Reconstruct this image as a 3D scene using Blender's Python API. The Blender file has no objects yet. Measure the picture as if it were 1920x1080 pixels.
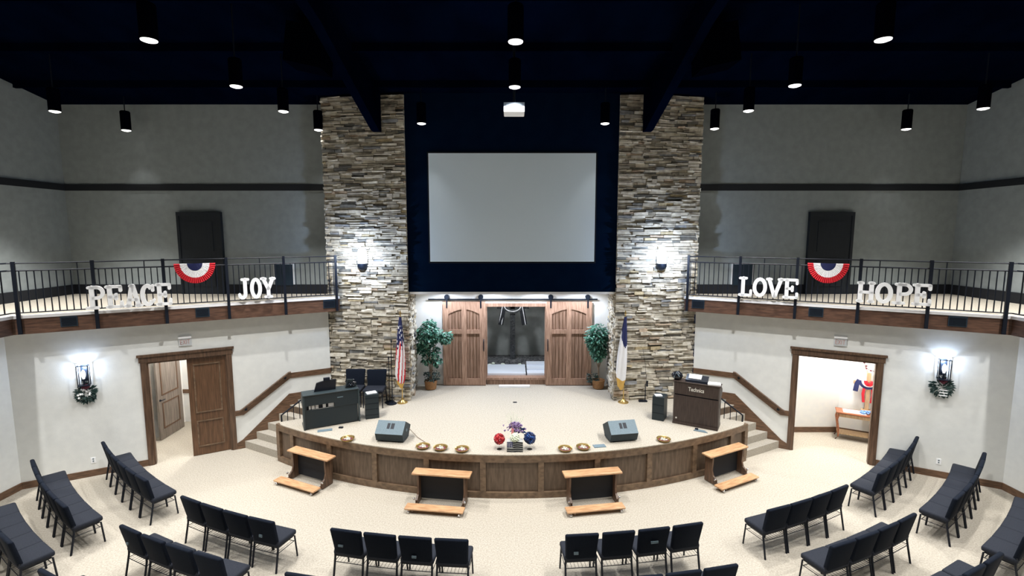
import bpy, bmesh, math, random
from mathutils import Vector, Matrix
random.seed(7)
sc = bpy.context.scene
C = sc.collection
R = math.radians
PI = math.pi

# ------------------------------------------------------------------ camera, world, exposure
cam_data = bpy.data.cameras.new('camera'); cam = bpy.data.objects.new('camera', cam_data); C.objects.link(cam)
cam.location = (0, 0, 5.466); cam.rotation_euler = (R(90 - 6.45), 0, 0)
cam_data.lens = 17.25; cam_data.sensor_width = 36; cam_data.clip_end = 200
sc.camera = cam
world = bpy.data.worlds.new('world'); sc.world = world; world.use_nodes = True
world.node_tree.nodes['Background'].inputs[0].default_value = (0.25, 0.4, 1.0, 1)
world.node_tree.nodes['Background'].inputs[1].default_value = 0.02
sc.view_settings.view_transform = 'Standard'; sc.view_settings.look = 'None'
sc.view_settings.gamma = 1; sc.view_settings.exposure = 0.12
try: sc.view_settings.use_curve_mapping = False
except Exception: pass
PENDANT_W = 720; PENDANT_COL = (1.0, 0.985, 0.955)
SCONCE_W = 20; SCONCE_COL = (0.62, 0.76, 1.0)

# ------------------------------------------------------------------ materials
def mat(name, col, rough=.6, metal=0, spec=.5, emit=None, estr=0, trans=0, alpha=1):
    m = bpy.data.materials.new(name); m.use_nodes = True
    b = m.node_tree.nodes['Principled BSDF']
    b.inputs['Base Color'].default_value = (*col, 1); b.inputs['Roughness'].default_value = rough
    b.inputs['Metallic'].default_value = metal; b.inputs['Specular IOR Level'].default_value = spec
    b.inputs['Transmission Weight'].default_value = trans
    if alpha < 1: b.inputs['Alpha'].default_value = alpha
    if emit: b.inputs['Emission Color'].default_value = (*emit, 1); b.inputs['Emission Strength'].default_value = estr
    return m
def nodes(m): return m.node_tree.nodes, m.node_tree.links, m.node_tree.nodes['Principled BSDF']
def noisy(name, c1, c2, scale=20, rough=.7, stretch=(1, 1, 1), bump=0, detail=4, metal=0, spec=.5, lo=.35, hi=.65, bscale=None, bdist=.02):
    m = mat(name, c1, rough, metal, spec); n, l, b = nodes(m)
    tc = n.new('ShaderNodeTexCoord'); mp = n.new('ShaderNodeMapping'); mp.inputs['Scale'].default_value = stretch
    l.new(tc.outputs['Object'], mp.inputs[0])
    t = n.new('ShaderNodeTexNoise'); t.inputs['Scale'].default_value = scale; t.inputs['Detail'].default_value = detail
    l.new(mp.outputs[0], t.inputs['Vector'])
    r = n.new('ShaderNodeValToRGB'); e = r.color_ramp.elements
    e[0].position = lo; e[0].color = (*c1, 1); e[1].position = hi; e[1].color = (*c2, 1)
    l.new(t.outputs['Fac'], r.inputs[0]); l.new(r.outputs[0], b.inputs['Base Color'])
    if bump:
        bt = t
        if bscale:
            bt = n.new('ShaderNodeTexNoise'); bt.inputs['Scale'].default_value = bscale; l.new(mp.outputs[0], bt.inputs['Vector'])
        bp = n.new('ShaderNodeBump'); bp.inputs['Strength'].default_value = bump; bp.inputs['Distance'].default_value = bdist
        l.new(bt.outputs['Fac'], bp.inputs['Height']); l.new(bp.outputs[0], b.inputs['Normal'])
    return m
def stone_mat():
    m = mat('ledge_stone', (.4, .36, .3), .9, 0, .2); n, l, b = nodes(m)
    g = n.new('ShaderNodeNewGeometry'); r = n.new('ShaderNodeValToRGB'); cr = r.color_ramp; cr.interpolation = 'CONSTANT'
    cols = [(0, (.17, .165, .15)), (.06, (.43, .39, .315)), (.28, (.54, .495, .41)), (.44, (.33, .305, .26)), (.54, (.48, .435, .36)),
            (.70, (.61, .565, .475)), (.90, (.41, .32, .235)), (.935, (.25, .255, .26)), (.975, (.47, .39, .25))]
    e = cr.elements; e[0].position = 0; e[0].color = (*cols[0][1], 1); e[1].position = cols[1][0]; e[1].color = (*cols[1][1], 1)
    for p, c in cols[2:]:
        x = e.new(p); x.color = (*c, 1)
    l.new(g.outputs['Random Per Island'], r.inputs[0])
    tc = n.new('ShaderNodeTexCoord'); t = n.new('ShaderNodeTexNoise'); t.inputs['Scale'].default_value = 9; t.inputs['Detail'].default_value = 6
    l.new(tc.outputs['Object'], t.inputs['Vector'])
    mx = n.new('ShaderNodeMixRGB'); mx.blend_type = 'OVERLAY'; mx.inputs[0].default_value = .75
    l.new(r.outputs[0], mx.inputs[1]); l.new(t.outputs['Fac'], mx.inputs[2]); l.new(mx.outputs[0], b.inputs['Base Color'])
    bp = n.new('ShaderNodeBump'); bp.inputs['Strength'].default_value = .6; bp.inputs['Distance'].default_value = .03
    l.new(t.outputs['Fac'], bp.inputs['Height']); l.new(bp.outputs[0], b.inputs['Normal'])
    return m
M = {}
M['carpet'] = noisy('beige_carpet', (.345, .31, .258), (.52, .475, .40), 38, .95, bump=.35, detail=8, spec=.1, lo=.3, hi=.7, bdist=.01)
M['carpet_edge'] = noisy('carpet_tread', (.34, .31, .26), (.47, .43, .37), 60, .95, bump=.3, spec=.1)
M['wall'] = noisy('painted_wall', (.745, .755, .735), (.785, .795, .77), 6, .85, bump=.12, spec=.2, bscale=60, bdist=.01)
M['wall_white'] = noisy('white_painted_wall', (.80, .80, .79), (.84, .83, .80), 6, .8, spec=.2)
M['upper'] = noisy('upper_wall_shaded_paint', (.285, .32, .325), (.325, .36, .37), 5, .9, bump=.2, spec=.2, bscale=70, bdist=.01)  # wall paint darkened, the dimness of the upper walls put into its colour
M['ceiling'] = noisy('navy_ceiling', (.0004, .0014, .007), (.0006, .0026, .011), 1.6, .95, stretch=(1, .5, 1), bump=.5, spec=.0, bdist=.1)
M['navy'] = noisy('navy_wall', (.0010, .0065, .024), (.0015, .0085, .028), 3, .9, spec=.02)
M['pendant'] = mat('pendant_black', (.0006, .001, .004), .9, 0, 0)
M['black'] = mat('black_metal', (.003, .006, .014), .5, .0, .3)
M['blacksteel'] = mat('dark_steel', (.01, .016, .03), .4, .6, .5)
M['screen'] = mat('screen_cloth', (.76, .89, 1.0), .9, 0, .1)
M['oak'] = noisy('walnut_stained_wood', (.065, .036, .022), (.14, .08, .048), 4, .45, stretch=(6, 6, .6), bump=.1, detail=6)
M['oakh'] = noisy('walnut_stained_board', (.085, .046, .026), (.18, .10, .058), 5, .45, stretch=(1.2, 1.2, 8), bump=.1, detail=6)
M['fascia'] = noisy('fascia_wood', (.065, .032, .022), (.14, .072, .046), 3, .45, stretch=(1.5, 1.5, 9), bump=.1, detail=6)
M['panel'] = noisy('stage_panel_wood', (.085, .056, .036), (.145, .098, .066), 4, .5, stretch=(5, 5, .8), detail=6)
M['stile'] = noisy('stage_stile_wood', (.11, .07, .042), (.20, .13, .08), 4, .45, stretch=(2, 2, 3), detail=6)
M['barn'] = noisy('barn_door_wood', (.25, .145, .095), (.44, .275, .195), 5, .5, stretch=(7, 7, .6), bump=.15, detail=7)
M['barnp'] = noisy('barn_door_panel', (.19, .11, .072), (.36, .225, .16), 5, .5, stretch=(9, 9, .5), bump=.15, detail=7)
M['honey'] = noisy('honey_oak', (.42, .23, .115), (.63, .385, .215), 5, .35, stretch=(1, 6, 6), detail=5)
M['door'] = noisy('interior_door_wood', (.085, .042, .02), (.15, .075, .038), 4, .45, stretch=(8, 8, .6), detail=6)
M['doorgrey'] = noisy('greyed_door_wood', (.13, .105, .085), (.24, .20, .17), 4, .5, stretch=(8, 8, .5), detail=6)
M['doordark'] = noisy('dark_door_wood', (.004, .008, .014), (.007, .012, .020), 4, .7, stretch=(8, 8, .6))
M['trimdark'] = mat('dark_trim', (.006, .008, .013), .7)
M['fabric'] = noisy('sheen_seat_fabric', (.013, .016, .024), (.024, .028, .040), 90, .85, bump=.15, spec=.25, bdist=.004)  # navy chair fabric lightened, its sheen put into the seat colour
M['fabricback'] = noisy('navy_back_fabric', (.004, .007, .014), (.008, .012, .022), 90, .9, spec=.15)
M['white'] = mat('white_paint', (.92, .93, .95), .5)
M['tub'] = mat('white_fibreglass', (.78, .82, .88), .25)
M['paper'] = mat('white_paper', (.8, .8, .8), .8)
M['red'] = mat('red_cloth', (.55, .012, .025), .8)
M['navycloth'] = mat('navy_cloth', (.012, .018, .09), .8)
M['whitecloth'] = mat('white_cloth', (.82, .82, .84), .85)
M['gold'] = mat('brass', (.62, .43, .16), .28, .9)
M['goldfringe'] = mat('gold_fringe', (.65, .40, .10), .7)
M['chrome'] = mat('chrome', (.7, .7, .72), .2, 1)
M['glow'] = mat('lamp_lens', (1, 1, 1), .4, emit=(1, .97, .93), estr=2.2)
M['sglow'] = mat('sconce_glass', (.9, .95, 1), .3, emit=(.85, .92, 1), estr=4)
M['leaf'] = noisy('ficus_leaf', (.012, .075, .045), (.055, .21, .13), 12, .35, spec=.5)
def leaf_mat(name, c1, c2, c3):
    m = mat(name, c1, .35); n, l, b = nodes(m); g = n.new('ShaderNodeNewGeometry'); r = n.new('ShaderNodeValToRGB'); e = r.color_ramp.elements
    e[0].color = (*c1, 1); e[1].color = (*c3, 1); x = e.new(.6); x.color = (*c2, 1)
    l.new(g.outputs['Random Per Island'], r.inputs[0]); l.new(r.outputs[0], b.inputs['Base Color']); return m
M['leaf'] = leaf_mat('ficus_leaf_lit_mix', (.006, .045, .030), (.03, .15, .10), (.22, .48, .36))  # mint highlights and dark shade put into the leaf colours, random per leaf
M['redflower'] = leaf_mat('red_petal_mix', (.16, .002, .008), (.45, .01, .02), (.75, .10, .10))
M['blueflower'] = leaf_mat('blue_petal_mix', (.001, .004, .03), (.006, .03, .14), (.03, .10, .34))
M['basketdark'] = noisy('dark_wicker', (.10, .055, .035), (.20, .11, .07), 30, .8, stretch=(1, 1, 3), bump=.5)
M['leafdark'] = noisy('dark_leaf', (.006, .025, .025), (.02, .06, .05), 14, .5)
M['bark'] = noisy('bark', (.16, .11, .08), (.3, .23, .17), 20, .9)
M['basket'] = noisy('wicker', (.22, .10, .04), (.45, .24, .10), 30, .8, stretch=(1, 1, 3), bump=.5)
M['piano'] = mat('satin_black_green', (.008, .016, .021), .5)
M['pianotop'] = mat('piano_top', (.03, .044, .05), .4)
M['organ'] = noisy('dark_walnut_veneer', (.030, .019, .015), (.052, .034, .028), 5, .5, stretch=(8, 8, .7))
M['organside'] = noisy('organ_side_veneer', (.06, .05, .045), (.085, .07, .062), 5, .5, stretch=(8, 8, .7))
M['grille'] = noisy('speaker_grille', (.11, .16, .19), (.15, .21, .25), 80, .6)
M['speaker'] = noisy('speaker_shell', (.010, .022, .030), (.018, .034, .045), 60, .6)
M['stone'] = stone_mat()
M['grout'] = mat('stone_backing', (.06, .055, .05), .95)
M['blackgloss'] = mat('black_plastic', (.006, .008, .014), .25)
M['bluecloth'] = noisy('blue_cloth', (.05, .16, .5), (.25, .42, .8), 30, .8)
M['cherry'] = noisy('cherry_wood', (.22, .06, .025), (.40, .14, .06), 5, .35, stretch=(1, 6, 6))
M['lightwood'] = noisy('light_wood', (.42, .27, .15), (.55, .38, .22), 6, .6, stretch=(6, 6, .7))
M['darkwood'] = noisy('weathered_dark_wood', (.006, .008, .010), (.075, .078, .08), 14, .8, stretch=(1, 1, 1.6), bump=.6)
M['rock'] = noisy('dark_stones', (.02, .022, .026), (.17, .165, .16), 12, .9, bump=1)
M['greywall'] = noisy('grey_baptistry_wall', (.40, .42, .40), (.48, .50, .48), 4, .9)
M['creamflower'] = noisy('cream_petals', (.6, .68, .5), (.85, .88, .76), 60, .8)
M['purple'] = noisy('purple_petals', (.10, .05, .20), (.42, .30, .50), 40, .8)
M['pink'] = mat('faded_red_stripes', (.7, .25, .26), .8)
M['ventblue'] = mat('dark_vent', (.004, .018, .034), .7)
M['glass'] = mat('clear_glass', (.9, .95, 1), .05, trans=1)
M['acrylic'] = mat('frosted_acrylic', (.75, .78, .8), .3, trans=.3)
M['redletter'] = mat('faded_red_letters', (.55, .38, .36), .5)
M['burgundy'] = mat('burgundy_cloth', (.12, .02, .04), .8)
M['silver'] = mat('silver_lettering', (.68, .66, .60), .5, .1)
M['orangecross'] = mat('projector_grey', (.14, .18, .23), .5)

# ------------------------------------------------------------------ mesh builder
class MB:
    def __init__(s, xf=None): s.v = []; s.f = []; s.m = []; s.xf = xf; s.mi = 0
    def add(s, vs, fs):
        o = len(s.v)
        s.v += [tuple(s.xf(p)) if s.xf else tuple(p) for p in vs]
        for f in fs: s.f.append([i + o for i in f]); s.m.append(s.mi)
        return s
    def hexa(s, p): return s.add(p, [(0, 1, 2, 3), (7, 6, 5, 4), (0, 4, 5, 1), (1, 5, 6, 2), (2, 6, 7, 3), (3, 7, 4, 0)])
    def box(s, x0, x1, y0, y1, z0, z1):
        k = len(s.f) // 6
        if k and min(x1 - x0, y1 - y0, z1 - z0) > .004:
            e = .0003 * (k % 7 + 1); x0 -= e; x1 += e; y0 -= e; y1 += e; z1 += e; z0 -= e
        return s.hexa([(x0, y0, z0), (x1, y0, z0), (x1, y1, z0), (x0, y1, z0), (x0, y0, z1), (x1, y0, z1), (x1, y1, z1), (x0, y1, z1)])
    def rbox(s, x0, x1, y0, y1, z0, z1, r=.02, seg=3):
        bm = bmesh.new(); bmesh.ops.create_cube(bm, size=1)
        for v in bm.verts: v.co = Vector(((x0 + x1) / 2 + v.co.x * (x1 - x0), (y0 + y1) / 2 + v.co.y * (y1 - y0), (z0 + z1) / 2 + v.co.z * (z1 - z0)))
        bmesh.ops.bevel(bm, geom=bm.edges[:], offset=r, segments=seg, affect='EDGES', profile=.5)
        bm.verts.index_update(); s.add([v.co[:] for v in bm.verts], [[v.index for v in f.verts] for f in bm.faces]); bm.free(); return s
    def prism(s, poly, z0, z1):
        n = len(poly)
        return s.add([(x, y, z0) for x, y in poly] + [(x, y, z1) for x, y in poly],
                     [list(range(n)), list(range(2 * n - 1, n - 1, -1))] + [(i, (i + 1) % n, n + (i + 1) % n, n + i) for i in range(n)])
    def prismx(s, poly, x0, x1):   # poly in (y,z)
        n = len(poly)
        return s.add([(x0, y, z) for y, z in poly] + [(x1, y, z) for y, z in poly],
                     [list(range(n)), list(range(2 * n - 1, n - 1, -1))] + [(i, (i + 1) % n, n + (i + 1) % n, n + i) for i in range(n)])
    def prismy(s, poly, y0, y1):   # poly in (x,z)
        n = len(poly)
        return s.add([(x, y0, z) for x, z in poly] + [(x, y1, z) for x, z in poly],
                     [list(range(n)), list(range(2 * n - 1, n - 1, -1))] + [(i, (i + 1) % n, n + (i + 1) % n, n + i) for i in range(n)])
    def tube(s, pts, r, n=8, r2=None):
        pts = [Vector(p) for p in pts]; k = len(pts); rings = []
        for i, p in enumerate(pts):
            d = (pts[min(i + 1, k - 1)] - pts[max(i - 1, 0)]).normalized()
            a = Vector((0, 0, 1)) if abs(d.z) < .9 else Vector((1, 0, 0))
            u = d.cross(a).normalized(); w = d.cross(u)
            rr = r if r2 is None else r + (r2 - r) * i / (k - 1)
            rings.append([p + (u * math.cos(2 * PI * j / n) + w * math.sin(2 * PI * j / n)) * rr for j in range(n)])
        vs = [q for g in rings for q in g]
        fs = [(i * n + j, i * n + (j + 1) % n, (i + 1) * n + (j + 1) % n, (i + 1) * n + j) for i in range(k - 1) for j in range(n)]
        fs += [list(range(n))[::-1], [(k - 1) * n + j for j in range(n)]]
        return s.add(vs, fs)
    def lathe(s, prof, c=(0, 0, 0), n=20):
        vs = [(c[0] + r * math.cos(2 * PI * j / n), c[1] + r * math.sin(2 * PI * j / n), c[2] + z) for r, z in prof for j in range(n)]
        fs = [(i * n + j, i * n + (j + 1) % n, (i + 1) * n + (j + 1) % n, (i + 1) * n + j) for i in range(len(prof) - 1) for j in range(n)]
        fs += [list(range(n))[::-1], [(len(prof) - 1) * n + j for j in range(n)]]
        return s.add(vs, fs)
    def ball(s, c, r, n=12, m=8, sz=1, jit=0):
        vs = []
        for i in range(1, m):
            for j in range(n):
                k = 1 + random.uniform(-jit, jit)
                a = PI * i / m; b = 2 * PI * j / n
                vs.append((c[0] + r * k * math.sin(a) * math.cos(b), c[1] + r * k * math.sin(a) * math.sin(b), c[2] + r * k * sz * math.cos(a)))
        vs += [(c[0], c[1], c[2] + r * sz), (c[0], c[1], c[2] - r * sz)]
        fs = [(i * n + j, i * n + (j + 1) % n, (i + 1) * n + (j + 1) % n, (i + 1) * n + j) for i in range(m - 2) for j in range(n)]
        T = (m - 1) * n
        fs += [(T, (j + 1) % n, j) for j in range(n)] + [(T + 1, (m - 2) * n + j, (m - 2) * n + (j + 1) % n) for j in range(n)]
        return s.add(vs, fs)
    def leafq(s, c, ln, w, d, up):
        d = Vector(d).normalized(); u = d.cross(Vector(up)).normalized() * w; c = Vector(c); nn = u.cross(d).normalized() * w * .25
        return s.add([c, c + d * ln * .45 + u + nn, c + d * ln, c + d * ln * .45 - u + nn], [(0, 1, 2), (0, 2, 3)])
def mesh_of(name, mb, mats, inv=None, smooth=False):
    me = bpy.data.meshes.new(name)
    vs = [tuple(inv @ Vector(v)) for v in mb.v] if inv is not None else mb.v
    me.from_pydata(vs, [], mb.f)
    for m_ in (mats if isinstance(mats, (list, tuple)) else [mats]): me.materials.append(m_)
    for p, i in zip(me.polygons, mb.m): p.material_index = i; p.use_smooth = smooth
    bm = bmesh.new(); bm.from_mesh(me); bmesh.ops.recalc_face_normals(bm, faces=bm.faces[:]); bm.to_mesh(me); bm.free()
    if smooth:
        try: me.set_sharp_from_angle(angle=R(40))
        except Exception: pass
    me.update(); return me
ROOTM = {}
def obj(name, mb, mats, parent=None, world=True, smooth=False):
    inv = None
    if parent is not None and world:
        r = parent
        while r.parent: r = r.parent
        inv = ROOTM.get(r.name, Matrix.Identity(4)).inverted()
    o = bpy.data.objects.new(name, mesh_of(name, mb, mats, inv, smooth)); C.objects.link(o)
    if parent is not None: o.parent = parent
    return o
def thing(name, label, cat, loc=(0, 0, 0), rz=0, group=None):
    o = bpy.data.objects.new(name, None); C.objects.link(o); o.location = loc; o.rotation_euler = (0, 0, rz)
    o.empty_display_size = .2; o['label'] = label; o['category'] = cat
    if group: o['group'] = group
    ROOTM[o.name] = Matrix.Translation(loc) @ Matrix.Rotation(rz, 4, 'Z')
    return o
def tag(o, label, cat, group=None):
    o['label'] = label; o['category'] = cat
    if group: o['group'] = group
    return o
def struct(name, mb, m, smooth=False):
    o = obj(name, mb, m, smooth=smooth); o['kind'] = 'structure'; return o
def copy_tree(o, parent=None):
    c = o.copy(); C.objects.link(c)
    if parent: c.parent = parent
    for ch in list(o.children): copy_tree(ch, c)
    return c
def spot(name, loc, watts, col, size, blend=.4, rad=.08, parent=None, rot=(0, 0, 0)):
    d = bpy.data.lights.new(name, 'SPOT'); d.energy = watts; d.color = col; d.spot_size = R(size); d.spot_blend = blend; d.shadow_soft_size = rad
    o = bpy.data.objects.new(name, d); C.objects.link(o); o.location = loc; o.rotation_euler = rot
    if parent: o.parent = parent
    return o
def point(name, loc, watts, col, rad=.05, parent=None):
    d = bpy.data.lights.new(name, 'POINT'); d.energy = watts; d.color = col; d.shadow_soft_size = rad
    o = bpy.data.objects.new(name, d); C.objects.link(o); o.location = loc
    if parent: o.parent = parent
    return o

# ------------------------------------------------------------------ frames of the place
SZ = .946            # stage height
CY = 19.84           # centre of the seating arcs
SR = 10.25           # stage front radius
FZ = 3.77            # balcony floor
ca, sa = .873, .487
def WX(sd):          # slanted lower wall: s outward along the wall, o off the wall into the room
    return lambda p: (sd * (4.95 + ca * p[0] - sa * p[1]), 13.06 - sa * p[0] - ca * p[1], p[2])
def side_name(sd): return 'left' if sd < 0 else 'right'
def arc(r, th): return (r * math.sin(R(th)), CY - r * math.cos(R(th)))
def abox(mb, r0, r1, t0, t1, z0, z1, n=4):
    for i in range(n):
        a = t0 + (t1 - t0) * i / n; b = t0 + (t1 - t0) * (i + 1) / n
        if i == 0: r1 += .0006 * (len(mb.f) % 5)
        A, B, Cc, D = arc(r0, a), arc(r0, b), arc(r1, b), arc(r1, a)
        mb.hexa([(*A, z0), (*B, z0), (*Cc, z0), (*D, z0), (*A, z1), (*B, z1), (*Cc, z1), (*D, z1)])
def ceil_z(y): return 8.87 + .17 * (13.6 - y)

# ------------------------------------------------------------------ the shell
struct('floor', MB().box(-12.5, 12.5, -8, 17.5, -.1, 0), M['carpet'])
b = MB(); b.hexa([(-12.6, -8, ceil_z(-8)), (12.6, -8, ceil_z(-8)), (12.6, 14.4, ceil_z(14.4)), (-12.6, 14.4, ceil_z(14.4)),
                  (-12.6, -8, ceil_z(-8) + .1), (12.6, -8, ceil_z(-8) + .1), (12.6, 14.4, ceil_z(14.4) + .1), (-12.6, 14.4, ceil_z(14.4) + .1)])
struct('ceiling', b, M['ceiling'])
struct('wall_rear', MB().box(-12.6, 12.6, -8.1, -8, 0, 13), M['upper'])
D0, D1, DH = 2.43, 4.03, 2.47        # doorway along the slanted wall
for sd in (-1, 1):
    nm = side_name(sd); xf = WX(sd)
    b = MB(xf)
    b.box(0, D0, -.15, 0, 0, 3.72); b.box(D1, 6.36, -.15, 0, 0, 3.72); b.box(D0, D1, -.15, 0, DH, 3.72)
    struct('wall_%s' % nm, b, M['wall'])
    x = sd * 10.5
    struct('wall_%s_side' % nm, MB().box(min(x, x + sd * .15), max(x, x + sd * .15), -8, 9.99, 0, 3.72), M['wall'])
    # baseboards
    b = MB(xf); b.box(D1 + .12, 6.34, 0, .02, 0, .15); struct('baseboard_%s' % nm, b, M['oakh'])
    x = sd * 10.48
    struct('baseboard_%s_side' % nm, MB().box(min(x, sd * 10.5), max(x, sd * 10.5), -8, 9.96, 0, .15), M['oakh'])
    # balcony slab and upper walls
    b = MB()
    pin = xf((-.25, .28, 0)); pout = xf((6.13, .28, 0))
    b.prism([(pin[0], pin[1]), (pout[0], pout[1]), (pout[0], -8), (sd * 12.4, -8), (sd * 12.4, 13.7), (pin[0], 13.7)], 3.70, FZ)
    struct('floor_balcony_%s' % nm, b, M['carpet'])
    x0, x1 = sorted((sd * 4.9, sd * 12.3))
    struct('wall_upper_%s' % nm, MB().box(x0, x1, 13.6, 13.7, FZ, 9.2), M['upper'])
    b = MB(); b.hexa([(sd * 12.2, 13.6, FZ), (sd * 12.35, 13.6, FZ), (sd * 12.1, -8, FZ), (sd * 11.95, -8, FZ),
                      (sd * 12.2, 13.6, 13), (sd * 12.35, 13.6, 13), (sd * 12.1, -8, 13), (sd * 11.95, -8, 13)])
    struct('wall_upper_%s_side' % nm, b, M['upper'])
    struct('trim_upper_%s' % nm, MB().box(min(sd * 4.9, sd * 12.2), max(sd * 4.9, sd * 12.2), 13.57, 13.6, 6.60, 6.77), M['trimdark'])
    b = MB(); b.hexa([(sd * 12.2, 13.57, 6.60), (sd * 12.15, 13.57, 6.60), (sd * 11.92, -8, 6.60), (sd * 11.97, -8, 6.60),
                      (sd * 12.2, 13.57, 6.77), (sd * 12.15, 13.57, 6.77), (sd * 11.92, -8, 6.77), (sd * 11.97, -8, 6.77)])
    struct('trim_upper_%s_side' % nm, b, M['trimdark'])
    struct('baseboard_upper_%s' % nm, MB().box(min(sd * 4.9, sd * 12.2), max(sd * 4.9, sd * 12.2), 13.57, 13.6, FZ, FZ + .26), M['trimdark'])
    b = MB(); b.hexa([(sd * 12.2, 13.57, FZ), (sd * 12.15, 13.57, FZ), (sd * 11.92, -8, FZ), (sd * 11.97, -8, FZ),
                      (sd * 12.2, 13.57, FZ + .26), (sd * 12.15, 13.57, FZ + .26), (sd * 11.92, -8, FZ + .26), (sd * 11.97, -8, FZ + .26)])
    struct('baseboard_upper_%s_side' % nm, b, M['trimdark'])

# wall behind the stage: navy upper wall, white wall behind the sliding doors, soffit
struct('wall_navy', MB().box(-2.76, 2.76, 12.935, 13.05, 3.86, 9.2), M['navy'])
b = MB(); b.box(-2.9, -.77, 14.3, 14.45, SZ - .1, 4.0); b.box(1.01, 2.9, 14.3, 14.45, SZ - .1, 4.0); b.box(-.77, 1.01, 14.3, 14.45, 3.33, 4.0); b.box(-.77, 1.01, 14.3, 14.45, SZ - .1, 1.13)
struct('wall_back', b, M['wall_white'])
struct('ceiling_recess', MB().box(-2.9, 2.9, 13.05, 14.45, 3.92, 4.0), M['wall_white'])
struct('trim_recess', MB().box(-2.72, 2.72, 12.925, 12.95, 3.84, 3.90), M['whitecloth'])
b = MB(); b.box(-.80, -.74, 14.27, 14.5, 1.13, 3.36); b.box(.98, 1.04, 14.27, 14.5, 1.13, 3.36); b.box(-.80, 1.04, 14.27, 14.5, 3.30, 3.40); b.box(-.80, 1.04, 14.24, 14.5, 1.10, 1.16)
struct('trim_opening', b, M['barn'])
struct('baseboard_back', MB().box(-.77, 1.01, 14.27, 14.3, SZ, 1.10), M['barn'])
# baptistry room
b = MB(); b.box(-2, 2, 17.0, 17.1, 0, 4); b.box(-2.1, -2, 14.45, 17.1, 0, 4); b.box(2, 2.1, 14.45, 17.1, 0, 4)
struct('wall_baptistry', b, M['greywall'])
struct('ceiling_baptistry', MB().box(-2.1, 2.1, 14.45, 17.1, 3.9, 4), M['greywall'])
o = obj('baptistry_ledge', MB().box(-1.98, 1.98, 15.55, 16.98, 0, 1.16), M['rock']); tag(o, 'dark stone-covered ledge behind the white baptistry cover', 'ledge')

# ------------------------------------------------------------------ stone pillars (ledge stone)
def pillar(sd):
    t = thing('stone_pillar', 'tall stacked ledge-stone pillar on the %s of the screen' % side_name(sd), 'pillar', (sd * 3.8, 13.2, 0))
    ix, iy, ox, oy = 2.74, 12.88, 4.95, 13.13
    core = MB(); core.prism([(sd * (ix + .03), iy + .03), (sd * ox, oy + .03), (sd * ox, 14.3), (sd * (ix + .15), 14.3)], 0, 8.95)
    obj('pillar_core', core, M['grout'], t)
    def face(A, B, z0, z1, nrm):
        mb = MB(); A = Vector(A); B = Vector(B); L = (B - A).length; d = (B - A).normalized(); n = Vector(nrm)
        z = z0
        while z < z1 - .02:
            h = min(random.uniform(.04, .10), z1 - z); s = -random.uniform(0, .2)
            while s < L:
                w = random.uniform(.12, .50); a = max(0, s); c = min(L, s + w)
                if c - a > .02:
                    for (za, zb) in ([(z, z + h)] if (h < .075 or random.random() < .5) else [(z, z + h * .5), (z + h * .5, z + h)]):
                        p = random.uniform(.0, .075); j = lambda: random.uniform(-.011, .011)
                        P = lambda u, q, zz: (*(A + d * u + n * q), zz)
                        mb.hexa([P(a + .004, -.03, za), P(c - .004, -.03, za), P(c - .004, p + j(), za + .006 + j()), P(a + .004, p + j(), za + .006 + j()),
                                 P(a + .004, -.03, zb), P(c - .004, -.03, zb), P(c - .004, p + j(), zb - .006 + j()), P(a + .004, p + j(), zb - .006 + j())])
                s += w
            z += h
        return mb
    dv = Vector((sd * (ox - ix), oy - iy)).normalized(); nf = (dv.y * sd, -dv.x * sd)
    f = face((sd * ix, iy), (sd * ox, oy), SZ - .9 if False else .9, 8.93, nf); obj('stone_facing', f, M['stone'], t)
    f = face((sd * (ix + .01), iy), (sd * (ix + .13), 14.28), .93, 3.9, (-sd, 0)); obj('stone_facing', f, M['stone'], t)
for sd in (-1, 1): pillar(sd)

# ------------------------------------------------------------------ stage
st = thing('stage', 'curved carpeted platform stage with panelled wooden front', 'stage', (0, 11, 0))
TE = 33.4
run = .27; rise = SZ / 5
def SP(sd, k): return (sd * (5.60 - ca * run * k), 11.36 + sa * run * k)
def WPp(sd, k): return (sd * (6.82 - ca * run * k), 12.00 + sa * run * k)
def stage_poly(r):
    p = [arc(r, -TE + 2 * TE * i / 60) for i in range(61)]
    cl = SP(1, 0); p[-1] = (cl[0], cl[1]); p[0] = (-cl[0], cl[1])
    return p + [SP(1, 4), WPp(1, 4), (4.93, 13.04), (4.93, 14.3), (-4.93, 14.3), (-4.93, 13.04), WPp(-1, 4), SP(-1, 4)]
b = MB(); b.prism(stage_poly(SR - .05), 0, SZ - .02); obj('stage_body', b, M['panel'], st)
b = MB(); b.prism(stage_poly(SR + .0), SZ - .02, SZ); obj('stage_carpet', b, M['carpet'], st)
b = MB(); abox(b, SR - .08, SR, -TE, TE, SZ - .17, SZ - .02, 60); abox(b, SR - .08, SR, -TE, TE, 0, .13, 60)
for k in range(-5, 6):
    if k in (-5, 5): th0 = k / 5 * (TE - .25)
    else: th0 = (k - .5 * (1 if k > 0 else -1)) * 6.7 if k != 0 else None
    if th0 is None: continue
    abox(b, SR - .08, SR - .003, th0 - .33, th0 + .33, .12, SZ - .16, 1)
for th0 in (-30.15, 30.15): abox(b, SR - .08, SR - .003, th0 - .33, th0 + .33, .12, SZ - .16, 1)
obj('panel_frame', b, M['stile'], st)

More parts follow.
